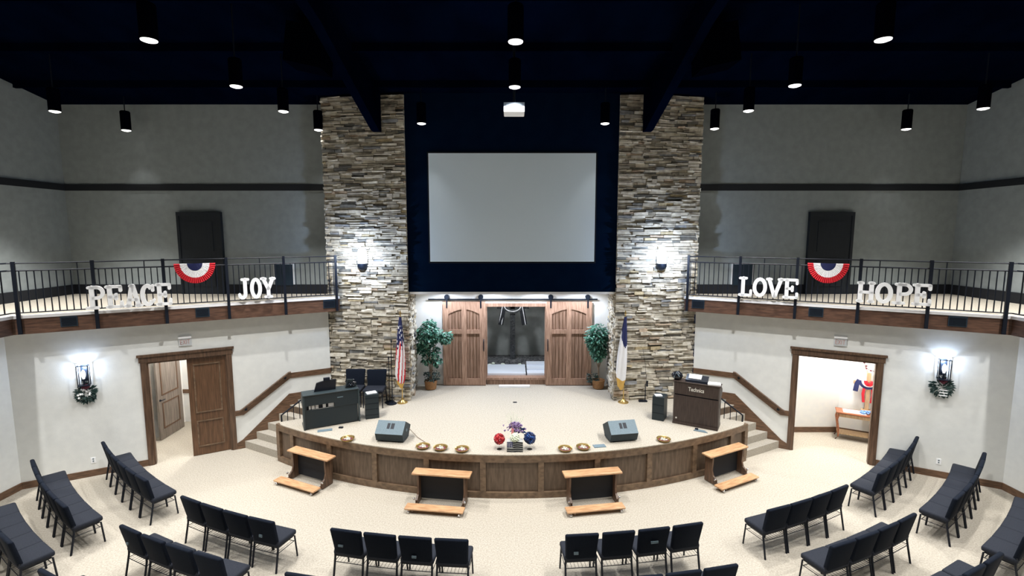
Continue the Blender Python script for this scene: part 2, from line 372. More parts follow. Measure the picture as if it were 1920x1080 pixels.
# stairs, skirt, rails
for sd in (-1, 1):
    nm = side_name(sd)
    t = thing('stair', 'carpeted stair climbing between the %s wall and the stage' % nm, 'stairs', (sd * 6.2, 11.8, 0))
    for k in range(4):
        b = MB(); a0, a1, c0, c1 = SP(sd, k), WPp(sd, k), SP(sd, k + 1 if k == 3 else 4), WPp(sd, 4)
        b.prism([a0, a1, c1, SP(sd, 4)], 0 if k == 0 else rise * k, rise * (k + 1)); obj('step', b, M['carpet_edge'], t)
    xf = WX(sd)
    # skirt board on the wall: poly in (s,z)
    s0 = (6.82 - 4.95) / ca; s4 = (6.82 - ca * run * 4 - 4.95) / ca
    b = MB(xf)
    def wpoly(mb, poly, o0, o1):
        n = len(poly); mb.add([(s_, o0, z) for s_, z in poly] + [(s_, o1, z) for s_, z in poly],
                              [list(range(n)), list(range(2 * n - 1, n - 1, -1))] + [(i, (i + 1) % n, n + (i + 1) % n, n + i) for i in range(n)])
    wpoly(b, [(2.32, 0), (2.32, .15), (s0 + .05, .22), (s4, SZ + .30), (s4 - .15, SZ + .30), (0, SZ + .30), (0, SZ + .12), (s4 - .2, SZ + .12), (s4 - .25, SZ - .2), (s0, 0)], 0, .03)
    struct('trim_stair_skirt_%s' % nm, b, M['oakh'])
    # wall rail board: level, slope, level
    b = MB(xf); wpoly(b, [(0, 1.66), (0, 1.80), (1.04, 1.80), (2.15, 1.00), (2.33, 1.00), (2.33, .87), (2.13, .87), (1.02, 1.66)], 0, .02)
    struct('trim_chair_rail_%s' % nm, b, M['oakh'])
    t = thing('wall_handrail', 'dark wooden handrail on brackets up the %s stair wall' % nm, 'handrail', xf((1.6, .1, 1.4)))
    b = MB(xf); b.tube([(1.0, .09, 1.84), (1.05, .09, 1.83), (2.16, .09, 1.03), (2.22, .09, 1.0)], .028, 10); obj('rail', b, M['oak'], t, smooth=True)
    for s_, z_ in ((1.14, 1.77), (2.08, 1.09)):
        b = MB(xf); b.tube([(s_, .005, z_ - .08), (s_, .06, z_ - .07), (s_, .085, z_ - .01)], .012, 6); b.tube([(s_, .021, z_ - .08), (s_, .034, z_ - .08)], .035, 10); obj('bracket', b, M['blacksteel'], t)
    # black stair railing on stage edge
    t = thing('stair_railing', 'short black metal railing on the %s edge of the stage' % nm, 'railing', (*SP(sd, 0), SZ))
    q = lambda k, z: (*((SP(sd, k)[0] - sd * .05), SP(sd, k)[1] + .0), z)
    b = MB(); b.tube([q(.05, SZ + .16), q(2.6, SZ + .62)], .018, 6); obj('top_rail', b, M['black'], t)
    for k in (.05, .55, 1.05, 1.55, 2.05, 2.55):
        b = MB(); b.tube([q(k, SZ), q(k, SZ + .16 + .18 * (k - .05))], .018 if k in (.05, 2.55) else .009, 6)
        obj('post' if k in (.05, 2.55) else 'baluster', b, M['black'], t)

# ------------------------------------------------------------------ balcony fascia, railings, letters
for sd in (-1, 1):
    nm = side_name(sd); xf = WX(sd)
    t = thing('balcony_fascia', 'wooden fascia board along the %s balcony edge' % nm, 'fascia', xf((3, .3, 3.4)))
    b = MB(xf); b.box(-.25, 6.12, .26, .30, 3.39, 3.72)
    obj('fascia_board', b, M['fascia'], t)
    x = xf((6.12, .3, 0)); b = MB(); xa, xb = sorted((x[0], x[0] + sd * .04)); b.box(xa, xb, 4.0, x[1], 3.39, 3.72); obj('fascia_board', b, M['fascia'], t)
    b = MB(xf); b.box(-.25, 6.14, .24, .32, 3.72, FZ + .012); b.xf = None; xa, xb = sorted((x[0] - sd * .02, x[0] + sd * .06)); b.box(xa, xb, 4.0, x[1], 3.72, FZ + .012)
    obj('cap_strip', b, M['whitecloth'], t)
    for i, (s0, s1) in enumerate(((-.06 if sd > 0 else -.14, .25 if sd > 0 else .16), (2.58 if sd > 0 else 2.70, 2.88 if sd > 0 else 2.98), (5.13 if sd > 0 else 5.10, 5.44 if sd > 0 else 5.38))):
        b = MB(xf); b.box(s0, s1, .30, .315, 3.49, 3.71)
        b2 = MB(xf)
        for j in range(5): b2.box(s0 + .02, s1 - .02, .315, .322, 3.52 + j * .036, 3.535 + j * .036)
        tv = thing('fascia_vent', 'dark rectangular vent on the %s balcony fascia, %s' % (nm, ('nearest the stone pillar', 'below the bunting', 'nearest the side wall')[i]), 'vent', xf(((s0 + s1) / 2, .3, 3.5)))
        obj('vent_plate', b, M['ventblue'], tv); obj('louvre', b2, M['black'], tv)
    t = thing('balcony_railing', 'black metal railing with thin balusters on the %s balcony' % nm, 'railing', xf((3, .33, FZ)))
    O = .33
    corner = xf((6.12, O, 0))
    def rail(z, r, name):
        b = MB(); b.tube([xf((-.18, O, z)), xf((6.10, O, z)), (corner[0], 5.0, z)], r, 6); obj(name, b, M['black'], t)
    rail(4.85, .016, 'top_rail'); rail(4.70, .018, 'upper_rail'); rail(3.84, .014, 'lower_rail')
    ps = [-.18 + 1.237 * k for k in range(6)]
    for s_ in ps:
        b = MB(xf); b.box(s_ - .03, s_ + .03, O - .03, O + .03, 3.40, 4.88); obj('post', b, M['black'], t)
    n = 55
    for i in range(n):
        s_ = -.18 + 6.28 * (i + .5) / n
        if min(abs(s_ - p_) for p_ in ps) < .05: continue
        b = MB(xf); top = 4.85 if i % 10 == 5 else 4.70; b.box(s_ - .009, s_ + .009, O - .009, O + .009, 3.84, top); obj('baluster', b, M['black'], t)
    for i in range(12):
        y = corner[1] - .11 * (i + 1); b = MB(); b.box(corner[0] - .009, corner[0] + .009, y - .009, y + .009, 3.84, 4.70); obj('baluster', b, M['black'], t)

def ribbon(mb, pts, w, d, closed=False):
    # pts in (x,z) ; extruded in y by d ; width w
    n = len(pts); L = []; Rr = []
    for i, (x, z) in enumerate(pts):
        if closed: a, c = pts[i - 1], pts[(i + 1) % n]
        else: a, c = pts[max(i - 1, 0)], pts[min(i + 1, n - 1)]
        dx, dz = c[0] - a[0], c[1] - a[1]; l = math.hypot(dx, dz) or 1
        nx, nz = -dz / l, dx / l; L.append((x + nx * w / 2, z + nz * w / 2)); Rr.append((x - nx * w / 2, z - nz * w / 2))
    vs = [(x, 0, z) for x, z in L] + [(x, 0, z) for x, z in Rr] + [(x, d, z) for x, z in L] + [(x, d, z) for x, z in Rr]
    fs = []
    for i in range(n if closed else n - 1):
        j = (i + 1) % n
        fs += [(i, j, n + j, n + i), (2 * n + j, 2 * n + i, 3 * n + i, 3 * n + j), (i, 2 * n + i, 2 * n + j, j), (n + i, n + j, 3 * n + j, 3 * n + i)]
    if not closed: fs += [(0, n, 3 * n, 2 * n), (n - 1, 3 * n - 1, 4 * n - 1, 2 * n - 1)]
    mb.add(vs, fs)
def cap(mb, x0, z0, x1, z1, w, d):    # stroke with rounded ends
    a = math.atan2(z1 - z0, x1 - x0); p = []
    for i in range(7): q = a + PI / 2 + PI * i / 6; p.append((x0 + w / 2 * math.cos(q), z0 + w / 2 * math.sin(q)))
    for i in range(7): q = a - PI / 2 + PI * i / 6; p.append((x1 + w / 2 * math.cos(q), z1 + w / 2 * math.sin(q)))
    mb.prismy(p, 0, d)
def ell(cx, cz, rx, rz, a0, a1, n=20): return [(cx + rx * math.cos(R(a0 + (a1 - a0) * i / n)), cz + rz * math.sin(R(a0 + (a1 - a0) * i / n))) for i in range(n + 1)]
def letter(ch, w, h):
    mb = MB(); t = .082; sf = .062; d = .05; a = t / 2; e = [0]
    def S(x0, z0, x1, z1, ww=t): e[0] += .0012; cap(mb, x0, z0, x1, z1, ww, d + e[0])
    def serif(x, z, l=.17): S(x - l / 2 + sf / 2, z, x + l / 2 - sf / 2, z, sf)
    lo, hi = sf / 2, h - sf / 2
    if ch == 'P':
        S(w * .3, lo, w * .3, hi); serif(w * .3, lo, .24); S(.04, hi, w * .6, hi, sf)
        e[0] += .001; ribbon(mb, [(w * .3, hi)] + ell(w * .58, h * .71, w * .34, h * .29 - sf / 2, 90, -90, 14) + [(w * .3, h * .42 + sf / 2)], sf + .008, d + e[0])
    if ch == 'E':
        S(w * .27, lo, w * .27, hi); S(.03, hi, w * .9, hi, sf); S(.03, lo, w * .92, lo, sf); S(w * .27, h * .5, w * .62, h * .5, sf)
        S(w * .9, hi, w * .9, h * .76, sf); S(w * .92, lo, w * .92, h * .26, sf); S(w * .62, h * .4, w * .62, h * .6, sf)
    if ch == 'A':
        S(w * .17, lo, w * .47, hi); S(w * .83, lo, w * .53, hi); S(w * .3, h * .33, w * .7, h * .33, sf); serif(w * .15, lo, .15); serif(w * .85, lo, .15); S(w * .36, hi, w * .5, hi, sf)
    if ch in 'CO':
        if ch == 'O': ribbon(mb, ell(w / 2, h / 2, w / 2 - a, h / 2 - a, 0, 342, 19), t, d, True)
        else:
            ribbon(mb, ell(w / 2, h / 2, w / 2 - a, h / 2 - a, 40, 320, 24), t, d); S(w * .86, h * .98 - sf / 2, w * .86, h * .70, sf); S(w * .84, h * .22, w * .9, h * .27, sf)
    if ch == 'J':
        S(w * .62, h * .3, w * .62, hi); S(w * .36, hi, w * .9, hi, sf); e[0] += .001
        ribbon(mb, ell(w * .36, h * .27, w * .26, h * .27 - a, 0, -150, 14), t, d + e[0]); S(w * .1, h * .16, w * .1, h * .24, sf)
    if ch in 'YV':
        z = h * .45 if ch == 'Y' else a
        S(w * .14, hi, w * .48, z, t); S(w * .86, hi, w * .52, z, t); serif(w * .14, hi, .15); serif(w * .86, hi, .15)
        if ch == 'Y': S(w * .5, lo, w * .5, h * .46); serif(w * .5, lo, .2)
    if ch == 'L':
        S(w * .36, lo, w * .36, hi); serif(w * .36, hi, .2); S(.04, lo, w * .92, lo, sf); S(w * .92, lo, w * .92, h * .3, sf)
    if ch == 'H':
        S(w * .2, lo, w * .2, hi); S(w * .8, lo, w * .8, hi); S(w * .2, h * .5, w * .8, h * .5, sf)
        for x in (.2, .8): serif(w * x, lo, .14); serif(w * x, hi, .14)
    return mb
def place_letters(word, sd, spans, z0, z1, extra):
    xf = WX(sd)
    for ch, (s_a, s_b), ex in zip(word, spans, extra):
        h = z1 - z0
        # reading direction is image left to right: on the left wall s falls, on the right wall s grows
        sl = s_a; base = Vector(xf((sl, .36, z0))); d = Vector(xf((s_b, .36, z0))) - base; w = d.length
        ang = math.atan2(d.y, d.x)
        base += Vector((math.sin(ang), -math.cos(ang), 0)) * .05
        o = obj('letter', letter(ch, w, h), M['white']); o.location = base; o.rotation_euler = (0, 0, ang)
        tag(o, 'large white slab-serif letter %s %s on the %s balcony railing' % (ch, ex, side_name(sd)), 'letter', 'letters spelling %s' % word)
place_letters('PEACE', -1, [(4.90, 4.60), (4.59, 4.29), (4.25, 3.97), (3.98, 3.71), (3.71, 3.41)], 3.83, 4.33, ['beginning PEACE', 'second in PEACE', 'in PEACE', 'in PEACE', 'ending PEACE'])
place_letters('JOY', -1, [(2.08, 1.84), (1.83, 1.57), (1.57, 1.29)], 3.86, 4.37, ['in JOY'] * 3)
place_letters('LOVE', 1, [(1.03, 1.35), (1.36, 1.68), (1.67, 2.02), (2.01, 2.34)], 3.89, 4.37, ['in LOVE'] * 4)
place_letters('HOPE', 1, [(3.48, 3.82), (3.82, 4.14), (4.15, 4.47), (4.47, 4.80)], 3.90, 4.37, ['in HOPE'] * 4)

# buntings: pleated half rosettes
for sd, sc_ in ((-1, 2.92), (1, 2.90)):
    xf = WX(sd); t = thing('bunting', 'red white and blue pleated fan bunting on the %s balcony railing' % side_name(sd), 'bunting', xf((sc_, .36, 4.74)))
    for name, r0, r1, m_ in (('centre_band', 0.0, .15, 'navycloth'), ('middle_band', .15, .29, 'whitecloth'), ('outer_band', .29, .405, 'red')):
        b = MB(xf); N = 56; vs = []; fs = []
        for i in range(N + 1):
            a = PI * i / N
            for r_ in (r0, r1):
                off = .40 + (.016 if i % 2 else -.004) * r_ / .3 + .05 * (1 - r_ / .4)
                vs.append((sc_ + r_ * math.cos(a), off, 4.76 - r_ * math.sin(a) * 1.13)); vs.append((sc_ + r_ * math.cos(a), off - .006, 4.76 - r_ * math.sin(a) * 1.13))
        for i in range(N):
            k = i * 4; fs += [(k, k + 4, k + 6, k + 2), (k + 1, k + 3, k + 7, k + 5), (k + 2, k + 6, k + 7, k + 3), (k, k + 1, k + 5, k + 4)]
        b.add(vs, fs); obj(name, b, M[m_], t)

# ------------------------------------------------------------------ upper doors and hatches, trim
def flat_door(name, xf, s0, s1, z0, z1, o, m_, frame=.08, casing=True):
    pass
for n_, (sd, x0, x1) in enumerate(((-1, -9.09, -8.02), (1, 8.20, 9.28))):
    b = MB(); b.box(x0 - .02, x1 + .02, 13.52, 13.6, FZ, 5.98)
    o = struct('door_%d' % (n_ + 3), b, M['doordark'])
    b = MB()
    for (u0, u1, z0, z1) in ((.16, .84, .55, .93), (.16, .84, .1, .46)):
        w = x1 - x0; h = 2.15; b.box(x0 + w * u0, x0 + w * u1, 13.505, 13.52, FZ + h * z0, FZ + h * z1)
    obj('door_panel', b, M['doordark'], o, world=False)
    b = MB(); b.box(x0 - .07, x0 - .0, 13.50, 13.6, FZ, 6.0); b.box(x1, x1 + .07, 13.50, 13.6, FZ, 6.0); b.box(x0 - .07, x1 + .07, 13.50, 13.6, 5.92, 6.02)
    obj('door_casing', b, M['doordark'], o, world=False)
    xa, xb = ((-6.58, -6.08), (6.12, 6.66))[n_]
    t = thing('wall_hatch', 'dark square panel low on the upper wall behind the %s balcony' % side_name(sd), 'panel', ((xa + xb) / 2, 13.58, 3.97))
    obj('hatch_frame', MB().box(xa - .03, xb + .03, 13.575, 13.6, 3.98, 4.62), M['whitecloth'], t); obj('hatch_panel', MB().box(xa, xb, 13.55, 13.575, 4.01, 4.59), M['ventblue'], t)

# ------------------------------------------------------------------ lower doorways
def panel_leaf(mb_xf, w, h, t, name, m_, mp, parent, handle=None):
    b = MB(mb_xf); b.box(0, w, 0, t, 0.01, h); f = obj(name, b, m_, parent)
    b = MB(mb_xf)
    st_ = .12
    for (z0, z1) in ((.28, .92), (1.12, h - .15)):
        for (y0, y1) in ((-.012, 0), (t, t + .012)):
            b.box(st_, w - st_, y0, y1, z0, z0 + .03); b.box(st_, w - st_, y0, y1, z1 - .03, z1); b.box(st_, st_ + .03, y0, y1, z0, z1); b.box(w - st_ - .03, w - st_, y0, y1, z0, z1)
            for k in range(1, 4):
                x = st_ + (w - 2 * st_) * k / 4; b.box(x - .003, x + .003, y0 * .3 if y0 < 0 else y0, y1 if y0 < 0 else t + .004, z0 + .03, z1 - .03)
    obj('door_moulding', b, mp, f)
    return f
for n_, sd in ((1, -1), (2, 1)):
    xf = WX(sd); b = MB(xf)
    for s0, s1 in ((D0 - .115, D0), (D1, D1 + .115)): b.box(s0, s1, 0, .03, 0, DH + .02)
    b.box(D0 - .10, D0 + .03, -.17, .0, 0, DH); b.box(D1 - .03, D1 + .10, -.17, .0, 0, DH); b.box(D0, D1, -.17, .0, DH - .03, DH + .01)
    b.box(D0 - .14, D1 + .14, 0, .035, DH + .01, DH + .14); b.box(D0 - .17, D1 + .17, 0, .06, DH + .14, DH + .19)
    struct('trim_doorway_%s' % side_name(sd), b, M['oak'])
# closed leaf of the left double door
xfL = WX(-1)
leaf_xf = lambda p: xfL((D0 + .03 + p[0], -.09 + p[1], p[2]))
d1 = MB(leaf_xf); d1.box(0, .80, 0, .045, .01, DH - .03)
dd = obj('door_1', d1, M['door']); dd['kind'] = 'structure'
b = MB(leaf_xf)
for z0, z1 in ((.22, .88), (1.08, 2.30)):
    b.box(.12, .68, .045, .062, z0, z0 + .025); b.box(.12, .68, .045, .062, z1 - .025, z1); b.box(.12, .145, .045, .058, z0 + .025, z1 - .025); b.box(.655, .68, .045, .058, z0 + .025, z1 - .025)
obj('door_moulding', b, M['stile'], dd, world=False)
# inner door of the left vestibule
it = MB(); it_xf = lambda p: (-9.30 + p[1] - .02 * p[0], 12.42 + p[0], p[2])
b = MB(it_xf); b.box(0, .95, 0, .045, .01, 2.3); d2 = obj('door_2', b, M['doorgrey']); d2['kind'] = 'structure'
b = MB(it_xf)
for z0, z1 in ((.28, .98), (1.18, 2.15)):
    b.box(.14, .81, .045, .055, z0, z0 + .03); b.box(.14, .81, .045, .055, z1 - .03, z1); b.box(.14, .17, .045, .055, z0, z1); b.box(.78, .81, .045, .055, z0, z1)
obj('door_moulding', b, M['door'], d2, world=False)
b = MB(it_xf); b.tube([(.07, .045, 1.07), (.07, .09, 1.07), (.2, .09, 1.07)], .012, 6); b.tube([(.07, .045, 1.07), (.07, .055, 1.07)], .03, 10); obj('door_handle', b, M['blacksteel'], d2, world=False, smooth=True)
# vestibule walls
b = MB(); b.box(-9.6, -5.2, 13.75, 13.85, 0, 3.7); b.box(-9.6, -9.5, 10.75, 13.85, 0, 3.7); b.box(-5.3, -5.2, 13.2, 13.85, 0, 3.7)
struct('wall_vestibule_left', b, M['wall_white'])
struct('trim_vestibule_left', MB().box(-9.5, -5.3, 13.73, 13.75, .86, .97), M['oakh'])
b = MB(); b.hexa([(7.0, 13.0, 0), (8.95, 13.0, 0), (8.95, 13.1, 0), (7.0, 13.1, 0), (7.0, 13.0, 3.7), (8.95, 13.0, 3.7), (8.95, 13.1, 3.7), (7.0, 13.1, 3.7)])
b.hexa([(8.95, 13.0, 0), (12.2, 11.19, 0), (12.2, 11.3, 0), (8.95, 13.1, 0), (8.95, 13.0, 3.7), (12.2, 11.19, 3.7), (12.2, 11.3, 3.7), (8.95, 13.1, 3.7)])
b.box(6.55, 6.6, 12.2, 13.1, 0, 3.7); b.box(6.6, 7.0, 13.0, 13.1, 0, 3.7)
struct('wall_vestibule_right', b, M['wall_white'])
b = MB(); b.box(6.6, 8.95, 12.98, 13.0, 0, .15)
b.hexa([(8.95, 12.98, 0), (12.2, 11.17, 0), (12.2, 11.19, 0), (8.95, 13.0, 0), (8.95, 12.98, .15), (12.2, 11.17, .15), (12.2, 11.19, .15), (8.95, 13.0, .15)])
struct('baseboard_vestibule_right', b, M['oakh'])
for nm_, x, y, w_, wt in (('left', -8.0, 12.7, .5, 190), ('right', 8.6, 12.2, .5, 300)):
    t = thing('added_vestibule_light', 'added unseen round ceiling light inside the %s vestibule' % nm_, 'ceiling light', (x, y, 3.62))  # unseen fixture added to light the vestibule
    obj('fixture', MB().lathe([(.2, .08), (.2, .03), (.17, .02)], (x, y, 3.6)), M['white'], t); obj('diffuser', MB().lathe([(.17, .02), (.12, -.02), (.02, -.03)], (x, y, 3.6)), M['glow'], t)
    point('lamp_light', (0, 0, -.15), wt, (1, .98, .95), .15, t)

# table, cross, cloth, wreath in the right vestibule
tA = -math.atan2(.487, .873)
t = thing('console_table', 'red-brown side table with curved legs in the right doorway', 'table', (9.22, 12.40, 0), tA)
def L(mb, name, m_, par=t, smooth=False): return obj(name, mb, m_, par, world=False, smooth=smooth)
L(MB().rbox(-.62, .75, -.22, .22, .72, .76, .012, 2), 'tabletop', M['cherry']); L(MB().box(-.58, .71, -.18, .18, .63, .72), 'apron', M['lightwood'])
for x in (-.56, .69):
    for y in (-.17, .17):
        sx = -1 if x < 0 else 1
        L(MB().tube([(x, y, .70), (x + sx * .03, y, .55), (x - sx * .01, y, .3), (x - sx * .02, y, .1), (x + sx * .04, y, .012)], .028, 8, .016), 'leg', M['cherry'], smooth=True)
L(MB().box(-.56, .69, -.16, .16, .16, .19), 'shelf', M['lightwood'])
t = thing('blue_cloth_heap', 'crumpled blue flower garland lying on the console table', 'garland', (9.36, 12.33, .76), tA)
b = MB()
for i in range(46):
    a = random.uniform(0, 2 * PI); r_ = random.uniform(0, 1) ** .5; b.ball((.27 * r_ * math.cos(a), .12 * r_ * math.sin(a), .02 + .06 * random.random() * (1.2 - r_)), .035, 6, 4, .6, .3)
obj('petals', b, M['bluecloth'], t, world=False)
o = obj('table_runner', MB().box(-.55, -.05, -.15, .15, 0, .004), M['paper']); o.location = (9.3, 12.36, .76); o.rotation_euler = (0, 0, tA); tag(o, 'white paper mat on the left half of the console table', 'mat')
t = thing('draped_cross', 'light wooden cross draped in red white and blue cloth above the console table', 'cross', (9.42, 12.60, .76), tA)
L(MB().box(-.055, .055, -.03, .03, 0, 1.25), 'upright', M['lightwood'], t); L(MB().box(-.40, .40, -.03, .03, .85, .96), 'crossbar', M['lightwood'], t)
L(MB().box(-.14, .14, -.1, .1, 0, .03), 'base', M['lightwood'], t)
def swag(mb, pts, w, th, dv=(0, -1, 0)):
    # soft draped band along pts (x,z), bulging towards -y
    n = len(pts)
    for i in range(n - 1):
        (x0, z0), (x1, z1) = pts[i], pts[i + 1]
        mb.hexa([(x0 - w[i] / 2, -.045, z0), (x0 + w[i] / 2, -.045, z0), (x0 + w[i] / 2, .0, z0), (x0 - w[i] / 2, .0, z0)] [::1] +
                [(x1 - w[i + 1] / 2, -.045 - th, z1), (x1 + w[i + 1] / 2, -.045 - th, z1), (x1 + w[i + 1] / 2, .0, z1), (x1 - w[i + 1] / 2, .0, z1)])
def band(pts, w, d, y0):
    mb = MB(); ribbon(mb, pts, w, d); mb.v = [(x, y + y0 + .012 * math.sin(40 * x + 25 * z), z) for x, y, z in mb.v]; return mb
U = [(.24 * math.cos(R(a)), .99 + .22 * math.sin(R(a))) for a in range(180, 361, 12)]
L(band(U, .09, .05, -.075), 'blue_swag', M['navycloth'], t)
L(band([(x * .68, .99 + (z - .99) * .7) for x, z in U], .07, .05, -.09), 'white_swag', M['whitecloth'], t)
L(band([(x * .38, 1.0 + (z - .99) * .55) for x, z in U], .10, .05, -.10), 'red_swag', M['red'], t)
for sx in (-1, 1):
    L(band([(sx * .25, 1.0), (sx * .31, .86), (sx * .34, .62)], .13, .04, -.07), 'blue_tail', M['navycloth'], t)
    L(band([(sx * .10, .80), (sx * .13, .55), (sx * .10, .28)], .07, .04, -.06), 'red_tail', M['red'], t)
t.scale = (.82, .82, .82)
t = thing('wreath', 'small twig wreath with red berries on the right vestibule wall', 'wreath', (9.53, 12.62, 2.04), tA)
b = MB(); b2 = MB()
for i in range(30):
    a = 2 * PI * i / 30; b.tube([(.2 * math.cos(a), -.02, .2 * math.sin(a)), (.2 * math.cos(a + .3) * random.uniform(.9, 1.1), -.03, .2 * math.sin(a + .3))], .007, 5)
    if i % 2: b2.ball((.205 * math.cos(a) * random.uniform(.85, 1.15), -.04, .205 * math.sin(a)), .026, 6, 5, .8, .2)
L(b, 'twigs', M['bark'], t); L(b2, 'berries', M['burgundy'], t)
# exit signs and outlets
for sd, s_ in ((-1, 3.25), (1, 3.28)):
    xf = WX(sd); t = thing('exit_sign', 'small clear exit sign above the %s doorway' % side_name(sd), 'sign', xf((s_, .02, 2.9)))
    obj('mount', MB(xf).box(s_ - .13, s_ + .13, 0, .05, 2.97, 3.02), M['white'], t); obj('panel', MB(xf).box(s_ - .13, s_ + .13, .02, .03, 2.79, 2.97), M['acrylic'], t)
    b = MB(); d = .004
    def l2(pts): ribbon(b, pts, .014, d)
    x = 0
    l2([(0, 0), (0, .1)]); l2([(0, .1), (.04, .1)]); l2([(0, .05), (.035, .05)]); l2([(0, 0), (.04, 0)])
    l2([(.055, 0), (.1, .1)]); l2([(.055, .1), (.1, 0)]); l2([(.12, 0), (.12, .1)]); l2([(.14, .1), (.19, .1)]); l2([(.165, .1), (.165, 0)])
    if sd < 0: b.v = [tuple(xf((s_ + .095 - x, .037 - y, z + 2.83))) for x, y, z in b.v]
    else: b.v = [tuple(xf((s_ - .095 + x, .037 - y, z + 2.83))) for x, y, z in b.v]
    obj('lettering', b, M['redletter'], t)
    s_ = 5.14 if sd < 0 else 5.28
    t = thing('wall_outlet', 'white wall outlet low on the %s wall behind the chairs' % side_name(sd), 'outlet', xf((s_, 0, .38)))
    obj('cover_plate', MB(xf).box(s_ - .045, s_ + .045, 0, .008, .30, .43), M['white'], t); b = MB(xf)
    for z in (.335, .385): b.box(s_ - .012, s_ + .012, .008, .012, z, z + .025)
    obj('socket', b, M['grille'], t)

# ------------------------------------------------------------------ sconces
def pillar_sconce(sd):
    x, y, z = sd * 3.95, 12.985, 4.78
    t = thing('pillar_sconce', 'glowing half-round glass sconce on the %s stone pillar' % side_name(sd), 'wall lamp', (x, y, z))
    b = MB(); b.box(-.10, .10, -.02, .02, -.28, .26); obj('back_plate', b, M['blacksteel'], t, world=False)
    b = MB(); N = 12; vs = []; prof = [(.0, .30), (.07, .27), (.115, .2), (.125, .1), (.125, -.1), (.12, -.17), (.09, -.2)]
    for r_, zz in prof:
        for j in range(N + 1): a = PI + PI * j / N; vs.append((r_ * math.cos(a), -.02 + r_ * 1.1 * math.sin(a), zz))
    fs = [(i * (N + 1) + j, i * (N + 1) + j + 1, (i + 1) * (N + 1) + j + 1, (i + 1) * (N + 1) + j) for i in range(len(prof) - 1) for j in range(N)]
    b.add(vs, fs); obj('glass_shade', b, M['sglow'], t, world=False, smooth=True)
    b = MB(); vs = []; prof = [(.135, -.12), (.14, -.2), (.11, -.27), (.05, -.31), (.0, -.32)]
    for r_, zz in prof:
        for j in range(N + 1): a = PI + PI * j / N; vs.append((r_ * math.cos(a), -.02 + r_ * 1.1 * math.sin(a), zz))
    b.add(vs, [(i * (N + 1) + j, i * (N + 1) + j + 1, (i + 1) * (N + 1) + j + 1, (i + 1) * (N + 1) + j) for i in range(len(prof) - 1) for j in range(N)])
    b.tube([(-.135, -.03, -.15), (-.135, -.03, .1)], .008, 6); b.tube([(.135, -.03, -.15), (.135, -.03, .1)], .008, 6)
    obj('metal_cup', b, M['blacksteel'], t, world=False, smooth=True)
    point('lamp_light', (0, -.60, .08), 88, SCONCE_COL, .05, t)  # sconce light moved out in front of the shade to soften its glow
for sd in (-1, 1): pillar_sconce(sd)
def lantern(sd, s_, z):
    xf = WX(sd); p = xf((s_, .0, z)); ang = -sd * math.atan2(.487, .873) if sd > 0 else math.atan2(.487, .873)
    t = thing('lantern_sconce', 'glowing box lantern on the %s wall above a flower swag' % side_name(sd), 'wall lamp', p, ang)
    b = MB()
    b.box(-.06, .06, -.02, 0, -.15, .2)
    for x in (-.1, .09):
        for y in (-.19, -.05): b.box(x, x + .012, y, y + .012, -.22, .22)
    for z0 in (-.23, .21): b.box(-.1, .102, -.19, -.038, z0, z0 + .012) if z0 < 0 else (b.box(-.1, .102, -.19, -.178, z0, z0 + .012), b.box(-.1, .102, -.05, -.038, z0, z0 + .012), b.box(-.1, -.088, -.19, -.038, z0, z0 + .012), b.box(.09, .102, -.19, -.038, z0, z0 + .012))
    b.box(-.012, .012, -.12, -.02, -.20, -.18)
    obj('lantern_frame', b, M['blacksteel'], t, world=False)
    obj('candle_sleeve', MB().lathe([(.02, -.22), (.02, -.08)], (0, -.115, 0), 10), M['blacksteel'], t, world=False)
    obj('bulb_glass', MB().lathe([(.018, -.08), (.04, 0), (.035, .07), (.01, .12)], (0, -.115, 0), 12), M['sglow'], t, world=False, smooth=True)
    point('lamp_light', (0, -.115, .15), 15, SCONCE_COL, .03, t)
    t = thing('flower_swag', '%s hanging on the %s wall below the lantern' % (('dark floral swag with white blooms' if sd < 0 else 'dark floral swag with striped ribbon'), side_name(sd)), 'flower swag', tuple(xf((s_, 0, z - .42))), ang)
    b = MB()
    for i in range(170):
        a = random.uniform(0, 2 * PI); r_ = random.random() ** .5; x = .17 * r_ * math.cos(a); zz = .19 * r_ * math.sin(a)
        b.leafq((x, -.03 - .10 * (1 - r_) * random.random(), zz), random.uniform(.05, .11), .018, (math.cos(a) + random.uniform(-.5, .5), random.uniform(-.6, 0), math.sin(a) - .3), (0, -1, .2))
    obj('leaves', b, M['leafdark'], t, world=False)
    b = MB()
    if sd < 0:
        for i in range(9): a = random.uniform(0, 2 * PI); b.ball((.13 * math.cos(a) * random.random() ** .5, -.12, .15 * math.sin(a) * random.random() ** .5 - .02), .022, 7, 5, 1, .2)
        obj('white_blooms', b, M['white'], t, world=False)
    else:
        for k in range(3): b.box(-.05, .09, -.14 - k * .002, -.13, -.05 - k * .06, -.03 - k * .06)
        obj('ribbon', b, M['whitecloth'], t, world=False)
    b = MB(); b.ball((0.01, -.09, .15), .07, 8, 6, .8, .25); obj('bow', b, M['burgundy'], t, world=False)
lantern(-1, 5.14, 2.36); lantern(1, 5.19, 2.50)

